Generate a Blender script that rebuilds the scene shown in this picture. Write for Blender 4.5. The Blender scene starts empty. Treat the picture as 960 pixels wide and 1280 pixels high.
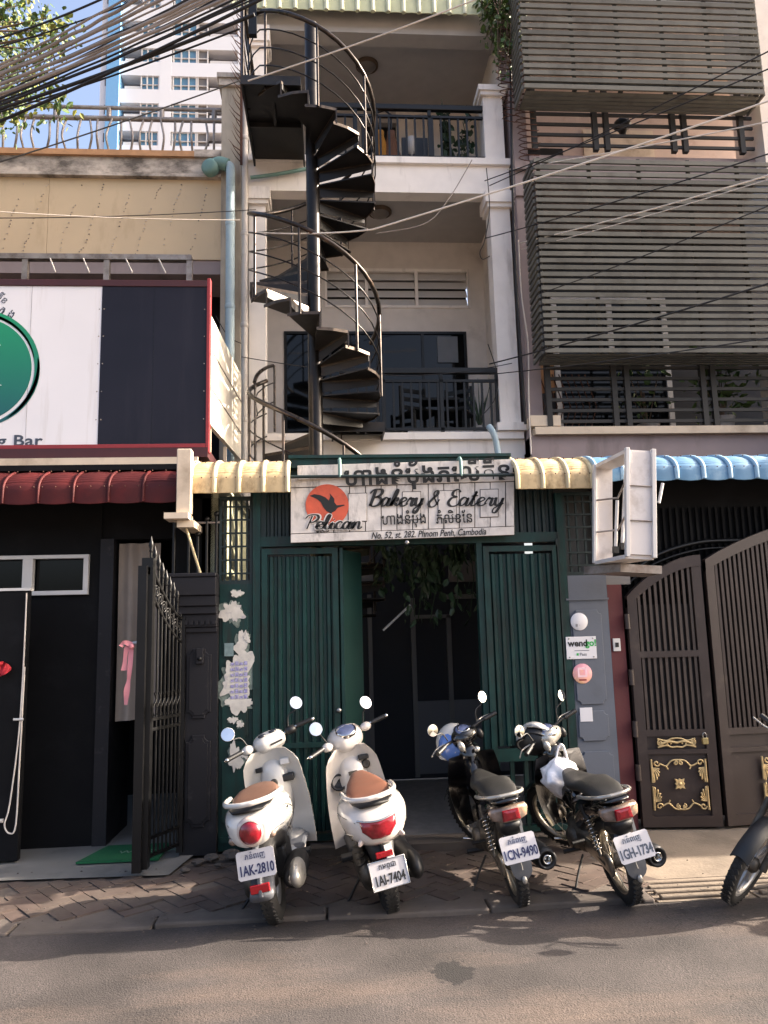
import bpy, bmesh, math, random
from mathutils import Vector, Matrix
random.seed(7)
R = math.radians
scene = bpy.context.scene
COL = scene.collection
PI = math.pi
# ------------------------------------------------------------------ camera
EYE = Vector((0, -6.15, 1.6)); FPX = 961.0
_p, _y, _r = R(8.75), R(4.2), R(1.5)
FW = Vector((math.sin(_y)*math.cos(_p), math.cos(_y)*math.cos(_p), math.sin(_p)))
_rt = Vector((math.cos(_y), -math.sin(_y), 0)); _up = _rt.cross(FW)
RI = _rt*math.cos(_r) - _up*math.sin(_r); UI = _rt*math.sin(_r) + _up*math.cos(_r)
cd = bpy.data.cameras.new('camera'); cam = bpy.data.objects.new('camera', cd); COL.objects.link(cam)
cd.sensor_fit = 'VERTICAL'; cd.sensor_height = 24; cd.sensor_width = 24
cd.lens = 24*FPX/1280; cd.clip_start = 0.05; cd.clip_end = 3000
mt = Matrix((RI, UI, -FW)).transposed().to_4x4(); mt.translation = EYE; cam.matrix_world = mt
scene.camera = cam
def at(x, y, Y):
    d = FW + RI*((x-480)/FPX) - UI*((y-640)/FPX)
    return EYE + d*((Y-EYE.y)/d.y)
# ------------------------------------------------------------------ world and sun
SUN_EL, SUN_AZ = R(27), R(0.5)      # azimuth from +X towards +Y
w = bpy.data.worlds.new('World'); scene.world = w; w.use_nodes = True
nt = w.node_tree; bgn = nt.nodes['Background']
sky = nt.nodes.new('ShaderNodeTexSky'); sky.sky_type = 'NISHITA'; sky.sun_disc = False
sky.sun_elevation = SUN_EL; sky.sun_rotation = R(90) - SUN_AZ
sky.air_density = 0.7; sky.dust_density = 7.0; sky.ozone_density = 0.3
nt.links.new(sky.outputs[0], bgn.inputs[0]); bgn.inputs[1].default_value = 0.15
sd = bpy.data.lights.new('sun', 'SUN'); sun = bpy.data.objects.new('sun', sd); COL.objects.link(sun)
sd.energy = 4.4; sd.angle = R(0.5); sd.color = (1.0, 0.87, 0.73)
sv = Vector((math.cos(SUN_EL)*math.cos(SUN_AZ), math.cos(SUN_EL)*math.sin(SUN_AZ), math.sin(SUN_EL)))
sun.rotation_euler = sv.to_track_quat('Z', 'Y').to_euler(); sun.location = (20, 4, 12)
scene.view_settings.view_transform = 'Standard'; scene.view_settings.look = 'None'
scene.view_settings.exposure = 2.0; scene.view_settings.gamma = 1.0
scene.cycles.max_bounces = 6; scene.cycles.diffuse_bounces = 4; scene.cycles.glossy_bounces = 3
scene.cycles.transmission_bounces = 4; scene.cycles.transparent_max_bounces = 8
# ------------------------------------------------------------------ materials
def rgb(h):
    c = [int(h[i:i+2], 16)/255 for i in (0, 2, 4)]
    return tuple(x/12.92 if x <= .04045 else ((x+.055)/1.055)**2.4 for x in c)
MATS = {}
def mat(name, col, rough=.6, metal=0, var=.12, scale=6, bump=.15, bscale=60, dirt=None, dscale=3, damt=.5, dstretch=(1,1,1),
        spec=.5, local=False, coat=0, bdist=.004, piece=0.0, alpha=1.0, trans=0):
    if name in MATS: return MATS[name]
    if isinstance(col, str): col = rgb(col)
    m = bpy.data.materials.new(name); m.use_nodes = True; n = m.node_tree.nodes; l = m.node_tree.links
    b = n['Principled BSDF']; b.inputs['Roughness'].default_value = rough; b.inputs['Metallic'].default_value = metal
    b.inputs['Specular IOR Level'].default_value = spec; b.inputs['Coat Weight'].default_value = coat
    b.inputs['Transmission Weight'].default_value = trans
    if local:
        tc = n.new('ShaderNodeTexCoord'); co = tc.outputs['Object']
    else:
        tc = n.new('ShaderNodeNewGeometry'); co = tc.outputs['Position']
    nz = n.new('ShaderNodeTexNoise'); nz.inputs['Scale'].default_value = scale; nz.inputs['Detail'].default_value = 6
    l.new(co, nz.inputs['Vector'])
    mr = n.new('ShaderNodeMapRange'); mr.inputs[1].default_value = .3; mr.inputs[2].default_value = .7
    mr.inputs[3].default_value = 1-var; mr.inputs[4].default_value = 1+var
    l.new(nz.outputs['Fac'], mr.inputs[0])
    src = mr.outputs[0]
    if piece > 0:
        oi = n.new('ShaderNodeObjectInfo'); m2 = n.new('ShaderNodeMapRange'); m2.inputs[3].default_value = 1-piece; m2.inputs[4].default_value = 1+piece
        l.new(oi.outputs['Random'], m2.inputs[0]); mm = n.new('ShaderNodeMath'); mm.operation = 'MULTIPLY'
        l.new(src, mm.inputs[0]); l.new(m2.outputs[0], mm.inputs[1]); src = mm.outputs[0]
    vm = n.new('ShaderNodeVectorMath'); vm.operation = 'SCALE'; vm.inputs[0].default_value = col
    l.new(src, vm.inputs['Scale']); out = vm.outputs[0]
    if dirt is not None:
        if isinstance(dirt, str): dirt = rgb(dirt)
        mp = n.new('ShaderNodeMapping'); mp.inputs['Scale'].default_value = dstretch; l.new(co, mp.inputs[0])
        dn = n.new('ShaderNodeTexNoise'); dn.inputs['Scale'].default_value = dscale; dn.inputs['Detail'].default_value = 8; dn.inputs['Roughness'].default_value = .65
        l.new(mp.outputs[0], dn.inputs['Vector'])
        dr = n.new('ShaderNodeMapRange'); dr.inputs[1].default_value = .62-.28*damt; dr.inputs[2].default_value = .78-.2*damt; dr.inputs[3].default_value = 0; dr.inputs[4].default_value = min(1, .45+damt*.5)
        l.new(dn.outputs['Fac'], dr.inputs[0])
        mx = n.new('ShaderNodeMix'); mx.data_type = 'RGBA'; l.new(dr.outputs[0], mx.inputs[0]); l.new(out, mx.inputs[6]); mx.inputs[7].default_value = (*dirt, 1)
        out = mx.outputs[2]
    l.new(out, b.inputs['Base Color'])
    rr = n.new('ShaderNodeMapRange'); rr.inputs[3].default_value = max(0.03, rough*.8); rr.inputs[4].default_value = min(1, rough*1.25)
    l.new(nz.outputs['Fac'], rr.inputs[0]); l.new(rr.outputs[0], b.inputs['Roughness'])
    if bump > 0:
        bn = n.new('ShaderNodeTexNoise'); bn.inputs['Scale'].default_value = bscale; bn.inputs['Detail'].default_value = 5
        l.new(co, bn.inputs['Vector']); bp = n.new('ShaderNodeBump'); bp.inputs['Strength'].default_value = bump; bp.inputs['Distance'].default_value = bdist
        l.new(bn.outputs['Fac'], bp.inputs['Height']); l.new(bp.outputs[0], b.inputs['Normal'])
    MATS[name] = m
    return m
def lacquer(name, col, rough=.25, coat=.5, **k): return mat(name, col, rough, var=.04, scale=8, bump=0, coat=coat, local=True, **k)
# ------------------------------------------------------------------ mesh builder
OFF = {}
def frame_of(d):
    d = Vector(d).normalized(); u = Vector((0,0,1)).cross(d)
    if u.length < 1e-4: u = Vector((1,0,0))
    u.normalize(); return u, d.cross(u)
class MB:
    def __init__(s): s.v = []; s.f = []; s.s = []
    def add(s, vs, fs, smooth=False):
        o = len(s.v); s.v += [tuple(v) for v in vs]; s.f += [[i+o for i in f] for f in fs]; s.s += [smooth]*len(fs); return s
    def box(s, x0, x1, y0, y1, z0, z1):
        if x0 > x1: x0, x1 = x1, x0
        if y0 > y1: y0, y1 = y1, y0
        if z0 > z1: z0, z1 = z1, z0
        return s.add([(x0,y0,z0),(x1,y0,z0),(x1,y1,z0),(x0,y1,z0),(x0,y0,z1),(x1,y0,z1),(x1,y1,z1),(x0,y1,z1)],
                     [[3,2,1,0],[4,5,6,7],[0,1,5,4],[1,2,6,5],[2,3,7,6],[3,0,4,7]])
    def beam(s, a, b, w, h, up=None):
        a = Vector(a); b = Vector(b); d = (b-a).normalized()
        if up is None: u, v = frame_of(d)
        else:
            u = Vector(up).cross(d).normalized(); v = d.cross(u)
        vs = [p + u*i*w/2 + v*j*h/2 for p in (a, b) for i, j in ((-1,-1),(1,-1),(1,1),(-1,1))]
        return s.add(vs, [[3,2,1,0],[4,5,6,7],[0,1,5,4],[1,2,6,5],[2,3,7,6],[3,0,4,7]])
    def tube(s, pts, r, n=8, cap=True, closed=False):
        pts = [Vector(p) for p in pts]; k = len(pts)
        rs = r if isinstance(r, (list, tuple)) else [r]*k
        vs = []; fs = []; u = None
        for i, p in enumerate(pts):
            if closed: t = pts[(i+1) % k]-pts[i-1]
            else: t = pts[min(i+1, k-1)]-pts[max(i-1, 0)]
            if t.length < 1e-9: t = Vector((0,0,1))
            t.normalize()
            if u is None: u, v = frame_of(t)
            else:
                u = (u - t*u.dot(t)); u = u.normalized() if u.length > 1e-6 else frame_of(t)[0]; v = t.cross(u)
            for j in range(n):
                a = 2*PI*j/n; vs.append(p + (u*math.cos(a)+v*math.sin(a))*rs[i])
        for i in range(k if closed else k-1):
            for j in range(n):
                a = i*n+j; b = i*n+(j+1) % n; i2 = (i+1) % k
                fs.append([a, b, i2*n+(j+1) % n, i2*n+j])
        s.add(vs, fs, n > 4)
        if cap and not closed: s.add(vs[:n], [list(range(n))[::-1]]); s.add(vs[-n:], [list(range(n))])
        return s
    def rings(s, rs, cap=True, smooth=True, closed=False):
        n = len(rs[0]); vs = [p for r in rs for p in r]; fs = []
        m = len(rs)
        for i in range(m if closed else m-1):
            for j in range(n):
                i2 = (i+1) % m; fs.append([i*n+j, i*n+(j+1) % n, i2*n+(j+1) % n, i2*n+j])
        if cap and not closed: fs.append(list(range(n))[::-1]); fs.append([(m-1)*n+j for j in range(n)])
        return s.add(vs, fs, smooth)
    def lathe(s, c, ax, prof, n=24, cap=False):
        c = Vector(c); ax = Vector(ax).normalized(); u, v = frame_of(ax)
        return s.rings([[c + ax*h + (u*math.cos(2*PI*j/n)+v*math.sin(2*PI*j/n))*r for j in range(n)] for r, h in prof], cap=cap)
    def ball(s, c, r, n=12, m=8):
        c = Vector(c); r = r if isinstance(r, (tuple, list)) else (r, r, r); rs = []
        for i in range(m+1):
            a = -PI/2 + PI*i/m; q = max(math.cos(a), .01)
            rs.append([(c.x+r[0]*q*math.cos(2*PI*j/n), c.y+r[1]*q*math.sin(2*PI*j/n), c.z+r[2]*math.sin(a)) for j in range(n)])
        return s.rings(rs)
    def body(s, secs, n=20, tp=0):       # sections across x: (x, yc, zc, half width, half height, exponent)
        rs = []
        for x, yc, zc, hw, hh, e in secs:
            ring = []
            for j in range(n):
                a = 2*PI*j/n; c = math.cos(a); d = math.sin(a)
                ring.append((x, yc+hw*math.copysign(abs(c)**(2/e), c)*(1+tp*d), zc+hh*math.copysign(abs(d)**(2/e), d)))
            rs.append(ring)
        return s.rings(rs)
    def prism(s, poly, axis='y', a=0, b=.01):   # polygon in the plane across the axis, extruded a..b
        def P(p, t):
            return (p[0], t, p[1]) if axis == 'y' else ((t, p[0], p[1]) if axis == 'x' else (p[0], p[1], t))
        n = len(poly); vs = [P(p, a) for p in poly]+[P(p, b) for p in poly]
        fs = [list(range(n)), [n+i for i in range(n)][::-1]]+[[i, n+i, n+(i+1) % n, (i+1) % n] for i in range(n)]
        return s.add(vs, fs)
    def grid(s, fn, nu, nv, smooth=True):
        vs = [fn(i/nu, j/nv) for i in range(nu+1) for j in range(nv+1)]
        fs = [[i*(nv+1)+j, (i+1)*(nv+1)+j, (i+1)*(nv+1)+j+1, i*(nv+1)+j+1] for i in range(nu) for j in range(nv)]
        return s.add(vs, fs, smooth)
    def shell(s, fn, nu, nv, th):   # grid given a thickness along th
        th = Vector(th); A = [[Vector(fn(i/nu, j/nv)) for j in range(nv+1)] for i in range(nu+1)]
        s.grid(lambda u, v: A[round(u*nu)][round(v*nv)], nu, nv); s.grid(lambda u, v: A[round(u*nu)][round(v*nv)]+th, nu, nv)
        edge = [A[i][0] for i in range(nu+1)]+[A[nu][j] for j in range(1, nv+1)]+[A[i][nv] for i in range(nu-1, -1, -1)]+[A[0][j] for j in range(nv-1, 0, -1)]
        k = len(edge); s.add(edge+[e+th for e in edge], [[i, (i+1) % k, k+(i+1) % k, k+i] for i in range(k)])
        return s
    def mesh(s, name, m, off=(0,0,0)):
        me = bpy.data.meshes.new(name); o = Vector(off)
        me.from_pydata([tuple(Vector(v)-o) for v in s.v], [], s.f); me.polygons.foreach_set('use_smooth', s.s)
        bm = bmesh.new(); bm.from_mesh(me); bmesh.ops.recalc_face_normals(bm, faces=bm.faces); bm.to_mesh(me); bm.free()
        if m: me.materials.append(m)
        me.update(); return me
    def build(s, name, m, parent=None, label=None, kind=None, bevel=0):
        off = OFF.get(parent.name, Vector()) if parent else Vector()
        o = bpy.data.objects.new(name, s.mesh(name, m, off)); COL.objects.link(o)
        if parent: o.parent = parent; OFF[o.name] = off
        if label: o['label'] = label
        if kind: o['kind'] = kind
        if bevel:
            b = o.modifiers.new('bevel', 'BEVEL'); b.width = bevel; b.segments = 2; b.limit_method = 'ANGLE'; b.angle_limit = R(40)
        return o
def tag(o, label, cat, group=None):
    o['label'] = label; o['category'] = cat
    if group: o['group'] = group
    return o
def thing(name, label, cat, loc, group=None, rot=None):
    o = bpy.data.objects.new(name, None); COL.objects.link(o); o.location = loc; o.empty_display_size = .1
    OFF[o.name] = Vector(loc) if rot is None else Vector()
    if rot is not None: o.rotation_euler = rot
    return tag(o, label, cat, group)
def piece(name, mesh, parent, loc, rot=None, scale=None):   # instance of a shared mesh; loc in world for unrotated things
    o = bpy.data.objects.new(name, mesh); COL.objects.link(o)
    off = OFF.get(parent.name, Vector()) if parent else Vector()
    o.location = Vector(loc)-off
    if parent: o.parent = parent; OFF[o.name] = off
    if rot is not None: o.rotation_euler = rot
    if scale: o.scale = scale
    return o
def copy_tree(o, parent=None):
    c = o.copy(); COL.objects.link(c); c.parent = parent
    for ch in list(o.children): copy_tree(ch, c)
    return c
def text(body, loc, size, m, parent, rot=(PI/2, 0, 0), shear=0, ext=.002, align='LEFT', name='lettering', sx=1, bold=0, sp=1):
    c = bpy.data.curves.new(name, 'FONT'); c.body = body; c.size = size; c.extrude = ext; c.align_x = align; c.shear = shear; c.offset = bold; c.space_character = sp
    c.resolution_u = 3; c.materials.append(m); o = bpy.data.objects.new(name, c); COL.objects.link(o)
    off = OFF.get(parent.name, Vector()); o.location = Vector(loc)-off; o.rotation_euler = rot; o.parent = parent; o.scale = (sx, 1, 1)
    OFF[o.name] = off
    return o
def smooth_path(pts, k=6, closed=False):
    P = [Vector(p) for p in pts]; out = []; n = len(P)
    rng = range(n) if closed else range(n-1)
    for i in rng:
        p0 = P[(i-1) % n] if closed or i > 0 else P[i]; p1 = P[i]; p2 = P[(i+1) % n]; p3 = P[(i+2) % n] if closed or i+2 < n else P[(i+1) % n]
        for j in range(k):
            t = j/k
            out.append(.5*((2*p1)+(p2-p0)*t+(2*p0-5*p1+4*p2-p3)*t*t+(3*p1-p0-3*p2+p3)*t**3))
    if not closed: out.append(P[-1])
    return out
def blob(cx, cz, rx, rz, n=28, rough=.3, seed=0):
    rn = random.Random(seed); ks = (2,3,5,7,9,13,17); ph = [rn.uniform(0, 6.28) for _ in ks]; am = [rn.uniform(.5,1)/k**.7 for k in ks]
    n = 72; out = []
    for i in range(n):
        a = 2*PI*i/n; f = 1+rough*sum(m_*math.sin(k*a+p_) for k, p_, m_ in zip(ks, ph, am))*.8+rn.uniform(-.04,.04)
        out.append((cx+rx*f*math.cos(a), cz+rz*f*math.sin(a)))
    return out
# ------------------------------------------------------------------ shared materials
M = dict(
 white=mat('white_paint', 'e6dfd8', .8, var=.05, bump=.1, dirt='8d8279', dscale=1.6, damt=.22, dstretch=(3,3,.5)),
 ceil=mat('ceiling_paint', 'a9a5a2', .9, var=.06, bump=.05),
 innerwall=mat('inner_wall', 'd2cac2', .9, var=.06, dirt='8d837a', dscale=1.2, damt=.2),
 beige=mat('beige_render', 'c9bfb0', .85, var=.05, scale=2, dirt='a08a6c', dscale=2.2, damt=.25, dstretch=(2,2,.6)),
 stained=mat('stained_concrete', 'bdb1a5', .95, var=.2, scale=5, dirt='332d29', dscale=2.4, damt=.75, dstretch=(1.2,1.2,2.2), bump=.5),
 concrete=mat('old_concrete', 'a8a19a', .95, var=.15, dirt='4c4540', dscale=2, damt=.5, dstretch=(2,2,.5), bump=.5, bscale=30),
 mauve=mat('mauve_render', '8f8180', .85, var=.06, dirt='5f5450', dscale=1.5, damt=.3, dstretch=(2,2,.5)),
 colgrey=mat('stained_column', 'b5a998', .9, var=.12, scale=4, dirt='5f554b', dscale=1.8, damt=.42, dstretch=(3,3,.4), bump=.3),
 cream=mat('cream_render', 'c9b9a4', .85, var=.08, dirt='7c6a57', dscale=2, damt=.35),
 orange=mat('terracotta_strip', 'b08560', .9, var=.15, scale=9),
 black=mat('black_render', '0a0a0c', .75, spec=.2, var=.15, scale=5, bump=.2, dirt='17171a', damt=.3),
 charcoal=mat('charcoal_paint', '1a191d', .55, spec=.3, var=.08, bump=.1, dirt='4a4849', dscale=8, damt=.12),
 iron=mat('black_iron', '0b0b0c', .38, 0, var=.2, bump=.15, spec=.35),
 darkmetal=mat('dark_steel', '211e1d', .3, .6, var=.25, scale=12, bump=.12, bscale=90, dirt='3f332b', dscale=9, damt=.25),
 tread=mat('painted_tread', '151314', .5, .2, var=.25, scale=12, bump=.2, dirt='2e2622', dscale=6, damt=.3),
 stairrail=mat('stair_rail_steel', '37322f', .28, .75, var=.25, scale=14, bump=.08, dirt='6a5648', dscale=10, damt=.3),
 edge=mat('lit_tread_edge', '4a4038', .35, .6, var=.3, scale=20, bump=.1, dirt='1f1b19', dscale=12, damt=.5),  # paler than the treads, their sunlit edges put into the colour
 chrome=mat('bare_steel', '9c9a97', .3, .9, var=.15, bump=.05),
 rail=mat('galvanised_rail', '948c86', .45, .4, var=.25, bump=.2, dirt='5a463a', dscale=8, damt=.5),
 green=mat('green_gate_paint', '0b302d', .45, spec=.35, var=.25, scale=7, bump=.2, bscale=40, dirt='1d1c19', dscale=4, damt=.5, dstretch=(4,4,.6)),
 greendark=mat('dark_green_paint', '0a2020', .5, var=.15, bump=.15, dirt='0d1a19', dscale=3, damt=.4, dstretch=(4,4,.5)),
 grey=mat('grey_blue_paint', '5a5f69', .65, var=.06, bump=.15, dirt='4c4f55', dscale=2, damt=.3),
 maroon=mat('maroon_paint', '562325', .7, var=.1, bump=.2, dirt='3f1e1e', damt=.3),
 brown=mat('brown_gate_paint', '372c28', .45, 0, var=.1, bump=.12, dirt='54483f', dscale=6, damt=.15),
 gold=mat('gold_ornament', 'cdb280', .45, .4, var=.15, scale=40, bump=.2),
 creamsheet=mat('cream_awning_sheet', 'c6ae84', .65, piece=.07, var=.16, dirt='6e5330', dscale=6, damt=.5, dstretch=(2,2,1.2), bump=.1),
 creamrib=mat('cream_awning_rib', 'c9b994', .6, var=.1, dirt='8a7350', dscale=7, damt=.25),
 redsheet=mat('red_awning_sheet', '431617', .6, spec=.25, piece=.08, var=.16, dirt='5d1d1c', dscale=3, damt=.4, bump=.1),
 bluesheet=mat('blue_awning_sheet', '557f9f', .55, piece=.06, var=.14, dirt='93a9b6', dscale=6, damt=.3, bump=.1),
 bluerib=mat('blue_awning_rib', '8fb0c6', .5, var=.1),
 slat=mat('screen_slat_paint', '605f59', .6, .0, spec=.3, var=.14, scale=5, bump=.15, dirt='3d3a35', dscale=3, damt=.4, piece=.2),
 slatframe=mat('screen_frame_paint', '2c2b2a', .55, .0, spec=.3, var=.1, bump=.1),
 pipeblue=mat('blue_pipe', '9fb3bb', .5, var=.08, dirt='6a7f85', dscale=5, damt=.3, bump=.05),
 pipegreen=mat('green_pipe', '6a8a82', .5, var=.1, bump=.05),
 pipewhite=mat('white_pipe', 'b9b3ad', .5, var=.06, dirt='77706a', dscale=3, damt=.3, bump=.05),
 glass=mat('dark_glass', '07090b', .05, var=.02, bump=0, spec=.3),
 glassblue=mat('blue_glass', '5b86a0', .12, var=.1, bump=0, spec=.8),
 upvc=mat('white_window_frame', 'c8c5c2', .4, var=.04, bump=0),
 greyframe=mat('grey_window_frame', '6d6a68', .5, var=.06, bump=0),
 signwhite=mat('sign_white_face', 'd8d6d9', .35, var=.03, scale=1.5, bump=.04, bscale=3, bdist=.02, spec=.4, dirt='b9b2ac', dscale=2, damt=.25, dstretch=(4,4,.3)),
 signdark=mat('sign_dark_face', '1d1c25', .32, var=.12, scale=2, spec=.22, bump=.05, bscale=3, bdist=.02, dirt='2a2830', dscale=2, damt=.3, dstretch=(4,4,.3)),
 signred=mat('sign_red_edge', '84262a', .5, var=.08, dirt='5c1c1c', dscale=6, damt=.2),
 darkred=mat('dark_red_trim', '3b1518', .5, var=.1, bump=.05),
 logogreen=mat('logo_green', '0c7a4c', .35, var=.05, bump=0),
 ink=mat('ink_black', '161616', .6, var=.05, bump=0), inkgrey=mat('ink_grey', '3c4350', .5, var=.05, bump=0),
 paper=mat('poster_paper', 'c4bfb6', .9, var=.12, scale=18, dirt='7d7a8c', dscale=12, damt=.3, bump=.3),
 pastelayer=mat('paste_layer', '6f7a72', .9, var=.3, scale=30, bump=.4, dirt='33413e', dscale=20, damt=.5),
 wood=mat('weathered_white_board', 'cdc6bf', .75, var=.14, scale=10, dirt='4a423c', dscale=7, damt=.34, dstretch=(2.2,1,.7), bump=.3),
 woodgap=mat('board_joint', '3a342f', .9, var=.2),
 orangeprint=mat('orange_disc_print', 'c4553a', .6, var=.12, scale=12, dirt='8a3c2a', dscale=9, damt=.3, bump=0),
 cloth=mat('curtain_cloth', '9c8f83', .95, var=.08, bump=.3, bscale=200),
 pink=mat('pink_ribbon', 'd98a8e', .7, var=.08, bump=.1),
 mat_green=mat('green_doormat', '0f5a34', .95, var=.15, scale=30, bump=.8, bscale=300),
 cable=mat('black_cable', '1d1a1a', .6, var=.2, bump=0), cablegrey=mat('grey_cable', '8b8179', .65, var=.25, scale=3, bump=0),
 cablewhite=mat('white_cable', 'cfc5ba', .6, var=.1, bump=0),
 leaf=mat('leaf', (.055, .10, .02), .5, var=.45, scale=14, bump=0), leafdark=mat('dark_leaf', (.02, .045, .018), .5, var=.4, scale=14, bump=0),
 leafyel=mat('leaf_yellow', (.16, .17, .03), .5, var=.35, scale=9, bump=0),
 bark=mat('bark', '5a4a3c', .95, var=.25, bump=.8, bscale=40),
 rust=mat('rusty_wire', '4e3227', .8, .2, var=.3, bump=.2),
 brick=mat('paving_brick', '4a3d37', .92, var=.2, scale=9, piece=.2, dirt='5a5048', dscale=2.5, damt=.7, bump=.5, bscale=50),
 kerb=mat('kerb_concrete', '564e48', .95, var=.18, scale=6, dirt='413a35', dscale=2.4, damt=.5, bump=.6, bscale=40, piece=.08),
 tiles=mat('grey_floor_tile', '75736f', .6, var=.1, scale=5, dirt='4b4946', damt=.3),
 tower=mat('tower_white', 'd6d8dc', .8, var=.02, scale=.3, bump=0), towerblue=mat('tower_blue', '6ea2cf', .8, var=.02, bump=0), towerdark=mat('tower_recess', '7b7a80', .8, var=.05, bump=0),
)
def leafset(mb, pts, size, rn, n=None, droop=.4):
    for p in pts:
        d = Vector((rn.uniform(-1,1), rn.uniform(-1,1), rn.uniform(-1,.6)-droop)).normalized()
        u, v = frame_of(d); a = rn.uniform(0, 6.28); u2 = u*math.cos(a)+v*math.sin(a); nn = d.cross(u2)
        s = size*rn.uniform(.6, 1.25); p = Vector(p); wd = u2*s*.32
        mb.add([p, p+d*s*.35+wd+nn*s*.06, p+d*s*.75+wd*.7, p+d*s+nn*s*-.12, p+d*s*.75-wd*.7, p+d*s*.35-wd+nn*s*.06],
               [[0,1,2],[0,2,3],[0,3,4],[0,4,5]])
# ------------------------------------------------------------------ ground
def road_mat():
    m = mat('asphalt', (.037, .031, .029), .9, var=.5, scale=1.6, bump=1.0, bscale=120, bdist=.006, dirt=(.098,.072,.057), dscale=.9, damt=.5, dstretch=(.5,1.6,1))
    n = m.node_tree.nodes; l = m.node_tree.links; b = n['Principled BSDF']
    src = b.inputs['Base Color'].links[0].from_socket
    g = n.new('ShaderNodeNewGeometry')
    vo = n.new('ShaderNodeTexVoronoi'); vo.inputs['Scale'].default_value = 130; l.new(g.outputs['Position'], vo.inputs['Vector'])
    mr = n.new('ShaderNodeMapRange'); mr.inputs[1].default_value = .0; mr.inputs[2].default_value = .8; mr.inputs[3].default_value = .72; mr.inputs[4].default_value = 1.35; l.new(vo.outputs['Color'], mr.inputs[0])
    v1 = n.new('ShaderNodeVectorMath'); v1.operation = 'SCALE'; l.new(src, v1.inputs[0]); l.new(mr.outputs[0], v1.inputs['Scale'])
    # oil and water stain on the road
    s = n.new('ShaderNodeVectorMath'); s.operation = 'SUBTRACT'; s.inputs[1].default_value = (.565, -2.18, 0); l.new(g.outputs['Position'], s.inputs[0])
    sc = n.new('ShaderNodeVectorMath'); sc.operation = 'MULTIPLY'; sc.inputs[1].default_value = (1/.10, 1/.125, 0); l.new(s.outputs[0], sc.inputs[0])
    ln = n.new('ShaderNodeVectorMath'); ln.operation = 'LENGTH'; l.new(sc.outputs[0], ln.inputs[0])
    nz = n.new('ShaderNodeTexNoise'); nz.inputs['Scale'].default_value = 22; nz.inputs['Detail'].default_value = 5; l.new(g.outputs['Position'], nz.inputs['Vector'])
    ad = n.new('ShaderNodeMath'); ad.operation = 'MULTIPLY_ADD'; l.new(nz.outputs['Fac'], ad.inputs[0]); ad.inputs[1].default_value = 1.6; l.new(ln.outputs['Value'], ad.inputs[2])
    st = n.new('ShaderNodeMapRange'); st.inputs[1].default_value = 1.72; st.inputs[2].default_value = 1.82; st.inputs[3].default_value = .95; st.inputs[4].default_value = 0; l.new(ad.outputs[0], st.inputs[0])
    # fine cracks, only in some areas
    dn = n.new('ShaderNodeTexNoise'); dn.inputs['Scale'].default_value = 3.5; dn.inputs['Detail'].default_value = 5; l.new(g.outputs['Position'], dn.inputs['Vector'])
    dv = n.new('ShaderNodeVectorMath'); dv.operation = 'MULTIPLY_ADD'; dv.inputs[1].default_value = (.5,.5,.5); l.new(dn.outputs['Color'], dv.inputs[0]); l.new(g.outputs['Position'], dv.inputs[2])
    ve = n.new('ShaderNodeTexVoronoi'); ve.feature = 'DISTANCE_TO_EDGE'; ve.inputs['Scale'].default_value = .75; l.new(dv.outputs[0], ve.inputs['Vector'])
    cm = n.new('ShaderNodeTexNoise'); cm.inputs['Scale'].default_value = .7; l.new(g.outputs['Position'], cm.inputs['Vector'])
    c1 = n.new('ShaderNodeMapRange'); c1.inputs[1].default_value = .0; c1.inputs[2].default_value = .007; c1.inputs[3].default_value = .55; c1.inputs[4].default_value = 0; l.new(ve.outputs['Distance'], c1.inputs[0])
    c2 = n.new('ShaderNodeMapRange'); c2.inputs[1].default_value = .48; c2.inputs[2].default_value = .58; l.new(cm.outputs['Fac'], c2.inputs[0])
    c3 = n.new('ShaderNodeMath'); c3.operation = 'MULTIPLY'; l.new(c1.outputs[0], c3.inputs[0]); l.new(c2.outputs[0], c3.inputs[1])
    c4 = n.new('ShaderNodeMath'); c4.operation = 'MAXIMUM'; l.new(c3.outputs[0], c4.inputs[0]); l.new(st.outputs[0], c4.inputs[1])
    mx = n.new('ShaderNodeMix'); mx.data_type = 'RGBA'; l.new(c4.outputs[0], mx.inputs[0]); l.new(v1.outputs[0], mx.inputs[6]); mx.inputs[7].default_value = (.009,.008,.008,1)
    l.new(mx.outputs[2], b.inputs['Base Color']); return m
MB().add([(-400,-400,-.08),(400,-400,-.08),(400,400,-.08),(-400,400,-.08)], [[0,1,2,3]]).build('ground', mat('earth', '6f6257', .95, var=.2), kind='structure')
g = MB()
def roadz(u, v):
    y = -14+12.58*v; x = -14+28*u
    return (x, y, -.035 + .006*math.sin(x*1.3+y*2)+.004*math.sin(x*3.1-y*1.7))
g.grid(roadz, 90, 60).build('road', road_mat(), kind='structure')
pv = MB().box(-14, 14, -1.25, 3, -.07, -.022).build('pavement', M['kerb'], kind='structure')
bw, bl = .098, .198
bm_ = MB(); bm_.box(-bl/2+.003, bl/2-.003, -bw/2+.003, bw/2-.003, -.03, .0)
brick = bm_.mesh('brick', M['brick']); rn = random.Random(3); cnt = 0
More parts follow.
